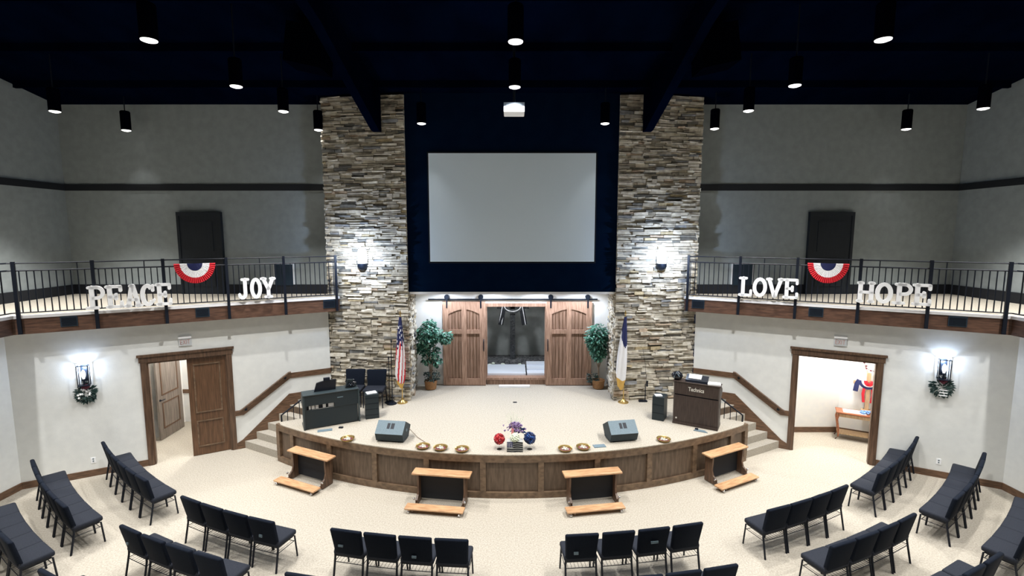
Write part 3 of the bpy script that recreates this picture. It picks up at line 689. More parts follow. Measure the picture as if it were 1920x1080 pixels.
# ------------------------------------------------------------------ screen, projector, beams, pendants
t = thing('projection_screen', 'large blank projection screen on the navy wall', 'screen', (0, 12.9, 4.7))
obj('screen_cloth', MB().box(-2.15, 2.16, 12.90, 12.915, 4.705, 7.49), M['screen'], t)
obj('screen_border', MB().box(-2.19, 2.20, 12.912, 12.93, 4.66, 7.53), M['black'], t)
t = thing('projector', 'white ceiling projector hanging above the stage front', 'projector', (.04, 9.6, 7.7))
obj('housing', MB().rbox(-.155, .235, 9.45, 9.85, 7.70, 7.80, .012, 2), M['white'], t); obj('mount_plate', MB().box(-.155, .235, 9.52, 9.8, 7.80, 7.89), M['orangecross'], t)
obj('mount_pole', MB().tube([(.04, 9.65, 7.88), (.04, 9.65, ceil_z(9.65))], .025, 8), M['black'], t)
for sd in (-1, 1):
    b = MB(); x = sd * 3.42
    b.prismx([(12.84, 8.0), (12.84, ceil_z(12.84)), (2.0, ceil_z(2)), (2.0, ceil_z(2) - .5), (9.0, ceil_z(9) - .55), (12.6, 8.0)], x - .1, x + .1)
    o = obj('roof_beam', b, M['ceiling']); tag(o, 'dark tapered roof beam landing on the %s stone pillar' % side_name(sd), 'beam')
    t = thing('hanging_speaker', 'dark loudspeaker cluster hanging under the roof left of the screen' if sd < 0 else 'dark loudspeaker cluster hanging under the roof right of the screen', 'speaker', (sd * 3.9, 9.6, 9.0))
    b = MB(); b.prismy([(sd * 3.55, 8.5), (sd * 4.25, 8.65), (sd * 4.15, 9.35), (sd * 3.5, 9.2)], 9.5, 10.1); obj('cabinet', b, M['pendant'], t); obj('bracket', MB().tube([(sd * 3.9, 9.8, 9.2), (sd * 3.9, 9.8, ceil_z(9.8))], .03), M['black'], t)
for i, y in enumerate((12.3, 10.7, 9.1, 7.5, 5.9)):
    b = MB(); b.box(-12, 12, y - .04, y + .04, ceil_z(y) - .16, ceil_z(y) + .01)
    o = obj('roof_purlin', b, M['ceiling']); tag(o, 'dark roof purlin across the ceiling, %s from the stage wall' % ('nearest', 'second', 'third', 'fourth', 'fifth')[i], 'purlin', 'roof purlins')
PZ = 8.1
def make_pendant():
    t = thing('pendant_downlight', '', 'ceiling light', (0, 0, PZ), 0, 'cylinder downlights')
    obj('housing', MB().lathe([(.112, 0), (.112, .46), (.095, .48), (.02, .49)], n=20), M['pendant'], t, world=False, smooth=True)
    obj('lens', MB().lathe([(.104, .0), (.10, -.012), (.05, -.03), (.01, -.035)], n=20), M['glow'], t, world=False, smooth=True)
    return t
pend = make_pendant()
plist = [(-10, 11.1), (-10, 13.1), (-5, 7.1), (-5, 9.25), (-5, 11.1), (-5, 13.2 - .15), (-2.2, 12.3), (0.05, 7.15), (.05, 9.29), (2.26, 12.3), (5.17, 12.9), (5.15, 11.05), (5.1, 9.2), (5.1, 7.08), (10.1, 12.95), (10.07, 10.85)]
desc = ['in front of the far left corner', 'in front of the left upper wall', 'nearest the viewer on the left', 'second from the viewer on the left', 'in front of the wall edge left of the left pillar', 'in front of the left stone pillar', 'above the left corner of the screen',
        'nearest the viewer in the middle', 'directly above the projector', 'above the right corner of the screen', 'in front of the right stone pillar', 'in front of the wall edge right of the right pillar', 'second from the viewer on the right', 'nearest the viewer on the right', 'in front of the right upper wall', 'in front of the far right corner']
hidden = [(x, y) for x in (-10, -5, 0, 5, 10) for y in (5.0, 2.9, .8, -1.5, -4)] + [(-10, 9.1), (-10, 7.1), (10.05, 8.9), (10, 7.1)]
pends = [pend if i == 0 else copy_tree(pend) for i in range(len(plist) + len(hidden))]
for i, (x, y) in enumerate(plist + hidden):
    o = pends[i]
    o.location = (x, y, PZ)
    o['label'] = 'black cylinder pendant downlight ' + (desc[i] if i < len(desc) else 'behind the viewer')
    b = MB(); b.tube([(0, 0, .48), (0, 0, ceil_z(y) - PZ)], .012, 6); obj('cable', b, M['black'], o, world=False)
    f = 1.0
    if y > 9: f = 1.2
    if y < 6: f = .72
    if y > 12.2: f = .03
    cone = 104
    if y > 10.5: cone = 84
    if y > 12.2: cone = 66
    if y < 4: cone = 72
    spot('lamp', (0, 0, -.06), PENDANT_W * f, PENDANT_COL, cone, .55, .06, o)
# downlights recessed in the soffit over the sliding doors
for x in (-1.9, -.6, .75, 2.0):
    t = thing('recessed_light', 'recessed soffit light over the sliding doors, %s' % {-1.9: 'over the left plant', -.6: 'over the left door edge', .75: 'over the right door edge', 2.0: 'over the right plant'}[x], 'ceiling light', (x, 13.6, 3.91), 0, 'soffit lights')
    obj('trim_ring', MB().lathe([(.08, 0), (.08, .01), (.02, .012)], (0, 0, -.004)), M['white'], t, world=False)
    spot('lamp', (0, 0, -.03), 110, (.78, .86, 1.0), 160, .5, .05, t)

# ------------------------------------------------------------------ barn doors
t = thing('door_track', 'long black sliding-door track above the barn doors', 'track', (0, 14.2, 3.53))
b = MB(); b.box(-2.45, 2.50, 14.20, 14.215, 3.505, 3.545)
obj('rail', b, M['blacksteel'], t); 
for x in (-2.3, -1.2, 0, 1.2, 2.35): obj('standoff', MB().tube([(x, 14.215, 3.525), (x, 14.3, 3.525)], .015, 6), M['blacksteel'], t)
def barn_door(x0, x1, sd):
    t = thing('barn_door', 'brown wooden arched-panel sliding barn door on the %s' % side_name(sd), 'sliding door', ((x0 + x1) / 2, 14.2, SZ))
    z0, z1 = SZ + .02, 3.46; w = x1 - x0
    obj('slab', MB().box(x0, x1, 14.19, 14.23, z0, z1), M['barnp'], t)
    b = MB(); y0, y1 = 14.15, 14.19
    b.box(x0, x0 + .17, y0, y1, z0, z1); b.box(x1 - .17, x1, y0, y1, z0, z1); b.box(x0, x1, y0, y1, z0, z0 + .2); zm = z0 + 1.55
    b.box(x0 + .17, x1 - .17, y0, y1, zm, zm + .12); xm = (x0 + x1) / 2; b.box(xm - .07, xm + .07, y0, y1, z0 + .2, z1 - .1)
    # arched top rail
    n = 12
    for i in range(n):
        a = x0 + .17 + (w - .34) * i / n; c = x0 + .17 + (w - .34) * (i + 1) / n
        f = lambda x: z1 - .36 + .14 * math.sin(PI * (x - x0 - .17) / (w - .34))
        b.hexa([(a, y0, f(a)), (c, y0, f(c)), (c, y1, f(c)), (a, y1, f(a)), (a, y0, z1), (c, y0, z1), (c, y1, z1), (a, y1, z1)])
    obj('door_frame', b, M['barn'], t)
    b = MB()
    for xa, xb in ((x0 + .17, xm - .07), (xm + .07, x1 - .17)):
        for k in range(1, 4):
            x = xa + (xb - xa) * k / 4; b.box(x - .008, x + .008, 14.183, 14.19, z0 + .2, z1 - .3)
    obj('plank_beads', b, M['door'], t)
    for x in (x0 + .13, x1 - .13):
        b = MB(); b.box(x - .02, x + .02, 14.13, 14.15, 3.28, 3.60); hg = obj('hanger', b, M['blacksteel'], t)
        b = MB(); n = 16; b.tube([(x, 14.14, 3.60), (x, 14.20, 3.60)], .075, 16); obj('roller', b, M['blacksteel'], hg)
    xh = x1 - .05 if sd < 0 else x0 + .05
    b = MB(); b.tube([(xh, 14.15, 2.0), (xh, 14.10, 2.04), (xh, 14.10, 2.30), (xh, 14.15, 2.34)], .016, 6); obj('door_handle', b, M['black'], t, smooth=True)
barn_door(-2.03, -.78, -1); barn_door(1.0, 2.34, 1)
o = obj('floor_register', MB().box(-.38, .52, 13.95, 14.10, SZ, SZ + .05), M['white']); tag(o, 'low white box on the stage floor below the baptistry opening', 'box')
# baptistry contents
o = obj('tub_cover', MB().box(-1.2, .42, 14.5, 15.53, 1.16, 1.22), M['tub']); tag(o, 'flat white baptistry cover behind the opening', 'cover')
t = thing('baptistry_steps', 'white stepped block right of the baptistry cover', 'steps', (.9, 15, 1.0))
for k in range(3): obj('step', MB().box(.46, 1.7, 14.5 + .35 * k, 14.5 + .35 * (k + 1) - (.0 if k == 2 else .0), 1.0, 1.22 + .05 * k), M['tub'], t)
t = thing('dark_cross', 'dark weathered cross draped with striped cloth in the baptistry', 'cross', (.02, 16.2, 1.16))
obj('upright', MB().box(-.085, .085, -.06, .06, 0.05, 2.1), M['darkwood'], t, world=False); obj('crossbar', MB().box(-.52, .54, -.06, .06, 1.78, 1.92), M['darkwood'], t, world=False)
obj('base', MB().lathe([(.38, 0), (.36, .05), (.2, .07)], n=16), M['rock'], t, world=False)
U = [(.27 * math.cos(R(a)), 1.86 + .17 * math.sin(R(a))) for a in range(180, 361, 12)]
obj('cloth_swag', band(U, .10, .04, -.12), M['darkwood'], t, world=False); obj('white_stripe', band([(x * .98, z + .02) for x, z in U], .025, .045, -.13), M['whitecloth'], t, world=False)
for sx in (-1, 1):
    obj('cloth_tail', band([(sx * .28, 1.95), (sx * .34, 1.6), (sx * .40, 1.25)], .17, .03, -.10), M['trimdark'], t, world=False)
    for q in (-.05, .03): obj('white_stripe', band([(sx * .28 + q, 1.93), (sx * .34 + q, 1.6), (sx * .40 + q, 1.26)], .025, .03, -.108), M['whitecloth'], t, world=False)
for i, (x, y) in enumerate(((-.62, 15.8), (-.72, 15.62), (-.3, 15.7), (.25, 15.68))):
    o = obj('ledge_stone', MB().ball((0, 0, .02), .06, 8, 6, .6, .25), M['creamflower']); o.location = (x, y, 1.16); tag(o, 'pale stone on the dark baptistry ledge, %s' % ('second from left', 'leftmost', 'just left of the cross foot', 'right of the cross foot')[i], 'stone', 'pale ledge stones')
spot('baptistry_fill', (0, 15.2, 3.85), 90, (.9, .95, 1), 130, .6, .1)  # unseen fill light added to brighten the baptistry interior

# ------------------------------------------------------------------ chairs
def make_chair():
    t = thing('stacking_chair', '', 'chair', (0, 0, 0))
    b = MB(); b.rbox(-.265, .265, -.20, .225, .40, .49, .035, 3); obj('seat', b, M['fabric'], t, world=False, smooth=True)
    b = MB(); b.rbox(-.262, .262, -.035, .035, .43, .895, .03, 3)
    nv = []
    for x, y, z in b.v:
        k = (z - .43) / .44
        w = 1 - .10 * (1 - k) ** 2
        nv.append((x * w, y - .185 - .09 * k + .03 * (x / .26) ** 2, z))
    b.v = nv; obj('backrest', b, M['fabricback'], t, world=False, smooth=True)
    for sx in (-1, 1):
        obj('leg', MB().tube([(sx * .225, .15, .40), (sx * .24, .19, .38), (sx * .25, .22, .0)], .014, 6), M['black'], t, world=False)
        obj('leg', MB().tube([(sx * .235, -.175, .50), (sx * .24, -.18, .36), (sx * .245, -.25, .0)], .017, 6), M['black'], t, world=False)
        obj('stretcher', MB().tube([(sx * .241, -.19, .30), (sx * .243, .195, .30)], .006, 5), M['black'], t, world=False)
    b = MB(); b.box(-.235, .235, -.17, .17, .375, .40); obj('seat_frame', b, M['black'], t, world=False)
    b = MB()
    for y in (-.2, .17): b.tube([(-.235, y, .30), (.235, y, .30)], .006, 5)
    for k in range(8): x = -.2 + .40 * k / 7; b.tube([(x, -.2, .30), (x, .17, .30)], .0032, 4)
    obj('book_rack', b, M['black'], t, world=False)
    return t
chair0 = make_chair(); first = [True]
def place_chair(x, y, rz, label, group, sx=1, z=0, tagm=None):
    o = chair0 if first[0] else copy_tree(chair0); first[0] = False
    o.location = (x, y, z); o.rotation_euler = (0, 0, rz); o.scale = (sx, 1, 1); o['label'] = label; o['group'] = group
    if tagm:
        tx, tz, w, h = tagm; k = (tz - .44) / .43
        b = MB(); b.box(tx - w / 2, tx + w / 2, -.232 - .09 * k, -.215 - .09 * k, tz - h / 2, tz + h / 2); p = obj('card_pocket', b, M['grille'], o, world=False); p['label'] = 'pale card stuck on the chair back'
    return o
ordn = ['first', 'second', 'third', 'fourth', 'fifth', 'sixth']
def row(r, t0, t1, n, rowname, group, start=0, count=None, skew=0, tags={}):
    # t0 is the end nearest the aisle named in rowname
    for i in range(start, start + (count or n)):
        th = t0 + (t1 - t0) * (i + .5) / n; rr = r - .25 + skew * (i + .5) / n; x, y = arc(rr, th)
        pitch = abs(R((t1 - t0) / n)) * r
        place_chair(x, y, R(th), '%s chair from the aisle in %s' % (ordn[i], rowname), group, min(1.0, pitch / .533), 0, tags.get(i))
g1, g2, g3 = 'chairs in the front arc', 'chairs in the second arc', 'chairs in the third arc'
row(12.97, -2.8, -12.7, 4, 'the front row just left of centre', g1, tags={1: (-.02, .56, .07, .035), 3: (-.09, .62, .08, .03)})
row(12.86, 3.5, 13.8, 4, 'the front row just right of centre', g1, tags={0: (-.09, .58, .07, .04), 2: (.0, .67, .12, .035)})
row(13.06, -16.8, -26.4, 4, 'the front row before the left stair', g1, tags={0: (-.02, .6, .06, .04)})
row(12.88, 19.2, 28.5, 4, 'the front row before the right stair', g1)
row(13.08, -31.2, -43.7, 6, 'the front row by the left wall', g1)
row(12.98, 32.7, 45.0, 6, 'the front row by the right wall', g1)
row(14.0, -2.9, -12.9, 4, 'the second row just left of centre', g2)
row(13.85, 3.9, 13.2, 4, 'the second row just right of centre', g2)
row(14.0, -16.9, -26.3, 4, 'the second row toward the left stair', g2, tags={3: (-.09, .62, .05, .03)})
row(13.92, 19.6, 28.5, 4, 'the second row toward the right stair', g2)
row(14.2, -31.8, -43.4, 6, 'the second row by the left wall', g2)
row(14.08, 32.9, 44.8, 6, 'the second row by the right wall', g2)
row(15.0, 19.6, 28.2, 4, 'the third row at the lower right', g3)
row(15.05, -17.0, -25.6, 4, 'the third row at the lower left', g3, 2, 2)
row(15.0, -29.7, -41.5, 6, 'the third row by the left wall', g3, 0, 5)
row(15.05, 31.0, 43, 6, 'the third row by the right wall', g3, 0, 5)
for i, (x, y) in enumerate(((-3.60, 12.50), (-4.18, 12.55))):
    place_chair(x, y, PI, 'dark padded chair on stage %s' % ('beside the microphone stand' if i == 0 else 'behind the digital piano'), 'chairs on the stage', 1, SZ)

# ------------------------------------------------------------------ kneelers
def make_kneeler():
    t = thing('kneeling_bench', '', 'kneeler', (0, 0, 0), 0, 'kneelers along the stage front')
    # local: x along, -y toward the audience
    obj('arm_rest', MB().rbox(-.60, .60, -.13, .13, .615, .655, .012, 2), M['honey'], t, world=False)
    prof = [(.11, .02), (.11, .615), (-.09, .615), (-.085, .45), (-.075, .3), (-.11, .2), (-.2, .13), (-.2, .02)]
    for x in (-.50, .46): obj('side_panel', MB().prismx(prof, x, x + .04), M['oak'], t, world=False)
    obj('back_panel', MB().box(-.46, .46, .04, .06, .05, .60), M['trimdark'], t, world=False)
    kb = obj('kneeling_board', MB().rbox(-.64, .54, -.48, -.27, .075, .11, .01, 2), M['honey'], t, world=False)
    for x in (-.50, .44): obj('arm', MB().box(x, x + .04, -.46, -.15, .035, .075), M['oak'], t, world=False)
    for x in (-.56, .46): obj('caster', MB().ball((x, -.46, .032), .03, 8, 6), M['chrome'], kb, world=False, smooth=True)
    for x in (-.53, .51): obj('hinge', MB().ball((x, -.2, .16), .025, 8, 6), M['chrome'], t, world=False, smooth=True)
    return t
k0 = make_kneeler()
for i, (th, lab) in enumerate(((-24.9, 'leftmost kneeling bench, by the left stair'), (-7.75, 'kneeling bench at the stage front just left of centre'), (8.9, 'kneeling bench at the stage front just right of centre'), (27.0, 'rightmost kneeling bench, by the right stair'))):
    o = k0 if i == 0 else copy_tree(k0); x, y = arc(10.50, th); o.location = (x, y, 0); o.rotation_euler = (0, 0, R(th)); o['label'] = lab + ', honey oak top and dark sides'

# ------------------------------------------------------------------ stage equipment
def monitor(x, y, rz, lab):
    t = thing('floor_monitor', lab, 'speaker', (x, y, SZ), rz, 'stage monitors')
    prof = [(-.13, .03), (-.19, .20), (.04, .42), (.33, .24), (.19, .03)]
    obj('cabinet', MB().prismx(prof, -.31, .31), M['speaker'], t, world=False)
    a = Vector((-.19, .20)); c = Vector((.04, .42)); d = (c - a); nn = Vector((-d.y, d.x)).normalized()
    P = lambda k, o_: a + d * k + nn * o_
    b = MB(); b.prismx([tuple(P(0, .002)), tuple(P(1, .002)), tuple(P(1, .012)), tuple(P(0, .012))], -.31, .31); g = obj('top_panel', b, M['grille'], t, world=False)
    b = MB()
    for x0, x1 in ((-.075, -.015), (.01, .085)): b.prismx([tuple(P(.4, .012)), tuple(P(.8, .012)), tuple(P(.8, .016)), tuple(P(.4, .016))], x0, x1)
    obj('handle_recess', b, M['black'], g, world=False)
    obj('jack_plate', MB().tube([(.31, .06, .22), (.318, .06, .22)], .035, 12), M['grille'], t, world=False)
    b = MB()
    for x_ in (-.2, .2): b.box(x_ - .03, x_ + .03, -.1, .15, 0, .03)
    obj('foot', b, M['black'], t, world=False)
monitor(-2.63, 10.32, R(-8), 'dark wedge stage monitor on the left of the stage front')
monitor(2.40, 10.34, R(10), 'dark wedge stage monitor on the right of the stage front')
o = obj('cable', MB().tube([(-2.3, 10.5, SZ + .2), (-2.1, 10.45, SZ + .01), (-1.85, 10.15, SZ + .008), (-1.92, 9.98, SZ + .008), (-2.05, 9.95, SZ + .008)], .007, 5), M['bark']); tag(o, 'thin cable running from the left stage monitor', 'cable')
plates = [(-3.60, 10.30, 'leftmost, left of the left monitor'), (-1.88, 9.92, 'just right of the left monitor'), (-1.50, 9.85, 'middle of three left of the flowers'), (-1.04, 9.78, 'nearest the flowers on the left'),
          (1.11, 9.80, 'nearest the flowers on the right'), (1.50, 9.88, 'beside the grey booklet'), (3.31, 10.27, 'rightmost, right of the right monitor')]
def make_plate():
    t = thing('offering_plate', '', 'plate', (0, 0, 0), 0, 'offering plates')
    obj('bowl', MB().lathe([(.085, 0), (.12, .012), (.138, .045), (.152, .052), (.152, .058), (.132, .052), (.112, .02), (.01, .016)], n=24), M['gold'], t, world=False, smooth=True)
    obj('liner', MB().lathe([(.11, .018), (.105, .026), (.01, .028)], n=20), M['burgundy'], t, world=False)
    b = MB()
    for i in range(7): a = i * 2.4; b.rbox(.07 * math.sqrt(i / 7) * math.cos(a) - .02, .07 * math.sqrt(i / 7) * math.cos(a) + .02, .07 * math.sqrt(i / 7) * math.sin(a) - .012, .07 * math.sqrt(i / 7) * math.sin(a) + .012, .028, .040 + .002 * i, .003, 1)
    obj('envelopes', b, M['creamflower'], t, world=False)
    return t
p0 = make_plate()
for i, (x, y, l) in enumerate(plates):
    o = p0 if i == 0 else copy_tree(p0); o.location = (x, y, SZ); o['label'] = 'brass offering plate on the stage edge, ' + l
o = obj('booklet', MB().box(-.13, .13, -.07, .07, 0, .012), M['grille']); o.location = (1.86, 10.0, SZ); o.rotation_euler = (0, 0, R(9)); tag(o, 'grey booklet lying between an offering plate and the right monitor', 'booklet')

# flower group
t = thing('flag_planter', 'small planter box painted with a dark stars-and-stripes flag', 'planter', (.06, 9.78, SZ))
obj('box', MB().box(-.165, .165, -.06, .10, 0, .22), mat('weathered_white_paint', (.45, .45, .43), .8), t, world=False)
b = MB()
for k in range(5):
    z = .0 + k * .047; xs = -.165 if k < 2 else -.04
    n = 10
    for i in range(n):
        a = xs + (.165 - xs) * i / n; c = xs + (.165 - xs) * (i + 1) / n; w = lambda x: .005 * math.sin(30 * x)
        b.hexa([(a, -.066, z + w(a)), (c, -.066, z + w(c)), (c, -.06, z + w(c)), (a, -.06, z + w(a)), (a, -.066, z + .024 + w(a)), (c, -.066, z + .024 + w(c)), (c, -.06, z + .024 + w(c)), (a, -.06, z + .024 + w(a))])
obj('dark_stripes', b, M['trimdark'], t, world=False); cn = obj('canton', MB().box(-.165, -.045, -.064, -.06, .10, .222), M['navycloth'], t, world=False)
b = MB()
for i in range(4):
    for j in range(4): b.box(-.15 + i * .027, -.142 + i * .027, -.068, -.064, .115 + j * .027, .123 + j * .027)
obj('stars', b, M['whitecloth'], cn, world=False)
def blossom(c, r, m1, lab, stand=True):
    t = thing('flower_ball', lab, 'flower ball', (c[0], c[1], SZ), 0, 'red white and blue flower balls')
    h = c[2] - SZ; b = MB()
    N = 120
    for i in range(N):
        z = 1 - 2 * (i + .5) / N; q = math.sqrt(1 - z * z); a = i * 2.39996
        b.ball((r * .85 * q * math.cos(a), r * .85 * q * math.sin(a), h + r * .85 * z), r * random.uniform(.13, .2), 6, 4, 1, .3)
    b.ball((0, 0, h), r * .78, 12, 8)
    obj('petals', b, m1, t, world=False)
    if stand:
        obj('glass_stem', MB().lathe([(.055, 0), (.05, .008), (.01, .012), (.008, h - r * .95), (.03, h - r * .8)], n=14), M['glass'], t, world=False, smooth=True)
blossom((-.265, 9.86, SZ + .225), .118, M['redflower'], 'red flower ball on a clear stand left of the planter')
blossom((.37, 9.86, SZ + .245), .128, M['blueflower'], 'navy blue flower ball on a clear stand right of the planter')
t = thing('flower_arrangement', 'patriotic arrangement of cream, purple and blue flowers in the planter', 'flowers', (.06, 9.82, SZ + .22))
b = MB()
for i in range(70):
    z = 1 - 2 * (i + .5) / 70; q = math.sqrt(1 - z * z); a = i * 2.4; b.ball((.085 * q * math.cos(a), -.04 + .085 * q * math.sin(a), .07 + .085 * z), .02, 6, 4, 1, .3)
b.ball((0, -.04, .07), .085, 10, 8); obj('cream_hydrangea', b, M['creamflower'], t, world=False)
b = MB()
for i in range(110):
    x = random.gauss(.02, .085); z = random.uniform(.16, .36) ; b.ball((x * (1 if z < .3 else .6), random.uniform(0, .1), z), random.uniform(.012, .026), 6, 4, 1, .4)
obj('purple_blooms', b, M['purple'], t, world=False)
b = MB()
for i in range(26):
    b.leafq((.15 + random.gauss(0, .03), .03, .18 + random.gauss(0, .03)), .07, .014, (random.uniform(-1, 1), random.uniform(-.4, .2), random.uniform(-1, 1)), (0, 1, .1))
obj('blue_blooms', b, M['blueflower'], t, world=False)
b = MB()
for i in range(34):
    a = random.uniform(-.9, .9); l = random.uniform(.3, .5); b.tube([(0, .05, .1), (l * math.sin(a) * .55, .05 + random.uniform(-.05, .08), .1 + l * math.cos(a * .8))], .0016, 4)
    b.ball((l * math.sin(a) * .55, .05, .1 + l * math.cos(a * .8)), .006, 5, 4)
obj('sprigs', b, M['creamflower'], t, world=False)
b = MB(); b.tube([(-.02, -.02, .1), (-.09, -.03, .42)], .004, 5); f = obj('flag_stick', b, M['lightwood'], t, world=False)
b = MB(); b.prismy([(-.055, .27), (-.08, .39), (-.03, .37), (-.02, .25)], -.035, -.03); obj('flag_canton', b, M['purple'], f, world=False)
b = MB(); b.prismy([(-.03, .12), (-.075, .10), (-.07, .27), (-.02, .26)], -.035, -.03); obj('flag_stripes', b, M['pink'], f, world=False)

# digital piano (back toward the viewer)
pa = R(28)
t = thing('digital_piano', 'dark upright digital piano seen from behind at the left of the stage', 'piano', (-4.22, 11.14, SZ), pa)
t.scale = (.94, 1, 1)
L(MB().box(-.66, .60, -.02, .02, .02, .45), 'lower_back_panel', M['piano'], t)
b = MB(); b.box(-.66, .62, -.03, .15, .56, .80); b.box(-.66, -.60, -.03, .02, .45, .56); b.box(.05, .62, -.03, .02, .45, .56); L(b, 'upper_back', M['piano'], t)
L(MB().rbox(-.68, .64, -.05, .34, .80, .825, .008, 2), 'top_lid', M['pianotop'], t)
for x in (-.68, .62): L(MB().prismx([(-.04, 0), (-.04, .80), (.3, .80), (.42, .66), (.42, .54), (.16, .5), (.16, .05), (.4, .05), (.4, 0)], x, x + .04), 'side_cheek', M['pianotop'], t)
L(MB().box(-.64, .62, .1, .42, .52, .60), 'keybed', M['piano'], t)
b = MB()
for x0, x1 in ((-.50, -.46), (-.44, -.37), (-.35, -.28), (-.20, -.13), (-.08, .18)): b.box(x0, x1, -.036, -.03, .475 if x1 < 0 else .475, .535)
b.v = [(x, y + .0, z) for x, y, z in b.v]; L(MB().box(-.60, .05, .03, .05, .45, .56), 'inner_shadow_panel', M['black'], t)
b2 = MB()
for x0, x1 in ((-.54, -.50), (-.48, -.41), (-.39, -.32), (-.22, -.15), (-.09, .04)): L(MB().box(x0, x1, .018, .03, .465, .55), 'gap_patch', M['paper'], t)  # pale patches stand in for keys and light showing through the gap

L(MB().box(.12, .26, -.034, -.03, .66, .68), 'maker_badge', M['grille'], t)
L(MB().box(-.05, .5, .05, .35, .06, .08), 'pedal_board', M['black'], t)
t = thing('music_stand_bag', 'black music rack leaning on top of the piano', 'music rack', (-4.38, 11.20, SZ + .826), pa)
L(MB().prismy([(-.26, 0), (-.2, .2), (-.12, .22), (.0, .24), (.24, .24), (.22, 0)], 0, .05), 'rack', M['blackgloss'], t); L(MB().box(-.04, .1, -.01, .06, .23, .3), 'lamp', M['black'], t)
t = thing('headphone_bundle', 'tangle of dark cables and gear on the right end of the piano', 'gear', (-3.88, 11.47, SZ + .826), pa)
b = MB()
for i in range(14): 
    p = [(random.uniform(-.12, .12), random.uniform(-.1, .1), random.uniform(.012, .18)) for _ in range(3)]; b.tube(p, .012, 5)
L(b, 'cables', M['blackgloss'], t); L(MB().prismy([(-.13, .01), (-.07, .2), (.08, .17), (.14, .06), (.1, .01)], -.03, .05), 'gear_bag', M['piano'], t)
t = thing('keyboard_speaker', 'black slatted cabinet right of the digital piano', 'cabinet', (-3.46, 11.70, SZ), R(20))
L(MB().box(-.16, .16, -.16, .16, 0, .60), 'cabinet', M['piano'], t); 
for k in range(4): L(MB().box(-.16, .16, -.165, -.16, .1 + k * .14, .106 + k * .14), 'seam', M['black'], t)
o = obj('sheet_music', MB().box(-.12, .12, -.09, .09, 0, .02), M['paper']); o.location = (-3.46, 11.70, SZ + .60); o.rotation_euler = (0, 0, R(30)); tag(o, 'white papers on the cabinet beside the piano', 'papers')
o = obj('floor_papers', MB().box(-.16, .16, -.07, .07, 0, .006), M['grille']); o.location = (-4.30, 10.84, SZ); o.rotation_euler = (0, 0, R(20)); tag(o, 'grey papers on the stage floor before the piano', 'papers')
o = obj('foot_pedal', MB().rbox(-.05, .05, -.03, .03, 0, .03, .008, 2), M['black']); o.location = (-3.98, 10.98, SZ); tag(o, 'small black pedal on the stage floor before the piano', 'pedal')

# organ
oa = R(-30)
t = thing('organ', 'dark brown organ console seen from behind at the right of the stage', 'organ', (4.28, 11.06, SZ), oa)
t.scale = (.97, 1, 1)
L(MB().box(-.52, .52, -.03, .42, 0, .06), 'plinth', M['organ'], t)
L(MB().box(-.50, .50, 0, .04, .06, .70), 'lower_back_panel', M['organ'], t)
L(MB().box(-.50, .50, .02, .06, .70, .73), 'shadow_groove', M['black'], t)
L(MB().box(-.50, .50, 0, .06, .73, 1.02), 'upper_back_panel', M['organ'], t)
for x in (-.52, .50): L(MB().prismx([(0, .06), (0, 1.02), (.2, 1.02), (.48, .86), (.48, .76), (.3, .68), (.3, .06)], x, x + .025), 'side_panel', M['organside'], t)
L(MB().rbox(-.54, .54, -.02, .26, 1.02, 1.045, .006, 2), 'top_lid', M['organ'], t)
L(MB().box(-.49, .49, .1, .46, .70, .78), 'keybed', M['organ'], t)
fc = bpy.data.curves.new('txt', 'FONT'); fc.body = 'Technics'; fc.size = .13; fc.extrude = .004; fc.offset = .0018; fc.align_x = 'CENTER'
tmp = bpy.data.objects.new('txt', fc); C.objects.link(tmp); dg = bpy.context.evaluated_depsgraph_get(); me = bpy.data.meshes.new_from_object(tmp.evaluated_get(dg)); bpy.data.objects.remove(tmp)
me.materials.clear(); me.materials.append(M['silver']); me.transform(Matrix.Translation((0, -.006, .84)) @ Matrix.Rotation(R(90), 4, 'X') @ Matrix.Diagonal((.78, 1, 1, 1)))
o = bpy.data.objects.new('lettering', me); C.objects.link(o); o.parent = t; o['label'] = 'silver lettering reading Technics'
L(MB().tube([(-.44, -.006, .14), (-.44, 0, .14)], .02, 10), 'jack_plate', M['silver'], t)
t = thing('organ_side_cabinet', 'small black cabinet left of the organ', 'cabinet', (3.58, 11.56, SZ), oa)
L(MB().box(-.13, .15, -.13, .22, 0, .58), 'cabinet', M['piano'], t); 
for k in range(2): L(MB().box(-.13, .15, -.135, -.13, .18 + k * .2, .186 + k * .2), 'seam', M['black'], t)
o = obj('folded_papers', MB().box(-.08, .08, -.07, .07, 0, .02), M['paper']); o.location = (3.56, 11.56, SZ + .58); tag(o, 'white papers on the small cabinet left of the organ', 'papers')
t = thing('black_bag', 'black bag with straps on the left end of the organ', 'bag', (3.93, 11.36, SZ + 1.045), oa)
b = MB(); b.ball((0, 0, .10), .12, 12, 8, .85, .08); b.v = [(x * 1.1, y * .75, max(z, .0)) for x, y, z in b.v]; L(b, 'bag_body', M['blackgloss'], t, smooth=True)
L(MB().tube([(-.06, -.09, .06), (.0, -.1, .2), (.07, -.09, .1)], .012, 6), 'strap', M['grille'], t)
t = thing('music_rack', 'open music rack with books lying on top of the organ', 'music rack', (4.30, 11.16, SZ + 1.045), oa)
L(MB().prismx([(-.08, 0), (-.06, .05), (.12, .14), (.14, .12), (.02, 0)], -.22, .27), 'rack', M['blackgloss'], t); L(MB().prismx([(-.02, .075), (.10, .14), (.10, .155), (-.02, .09)], -.16, .12), 'book', M['paper'], t)
o = obj('music_sheets', MB().box(-.14, .14, -.1, .1, 0, .03), M['paper']); o.location = (4.65, 10.97, SZ + 1.045); o.rotation_euler = (0, 0, oa + .2); tag(o, 'stack of white sheets on the right end of the organ', 'papers')
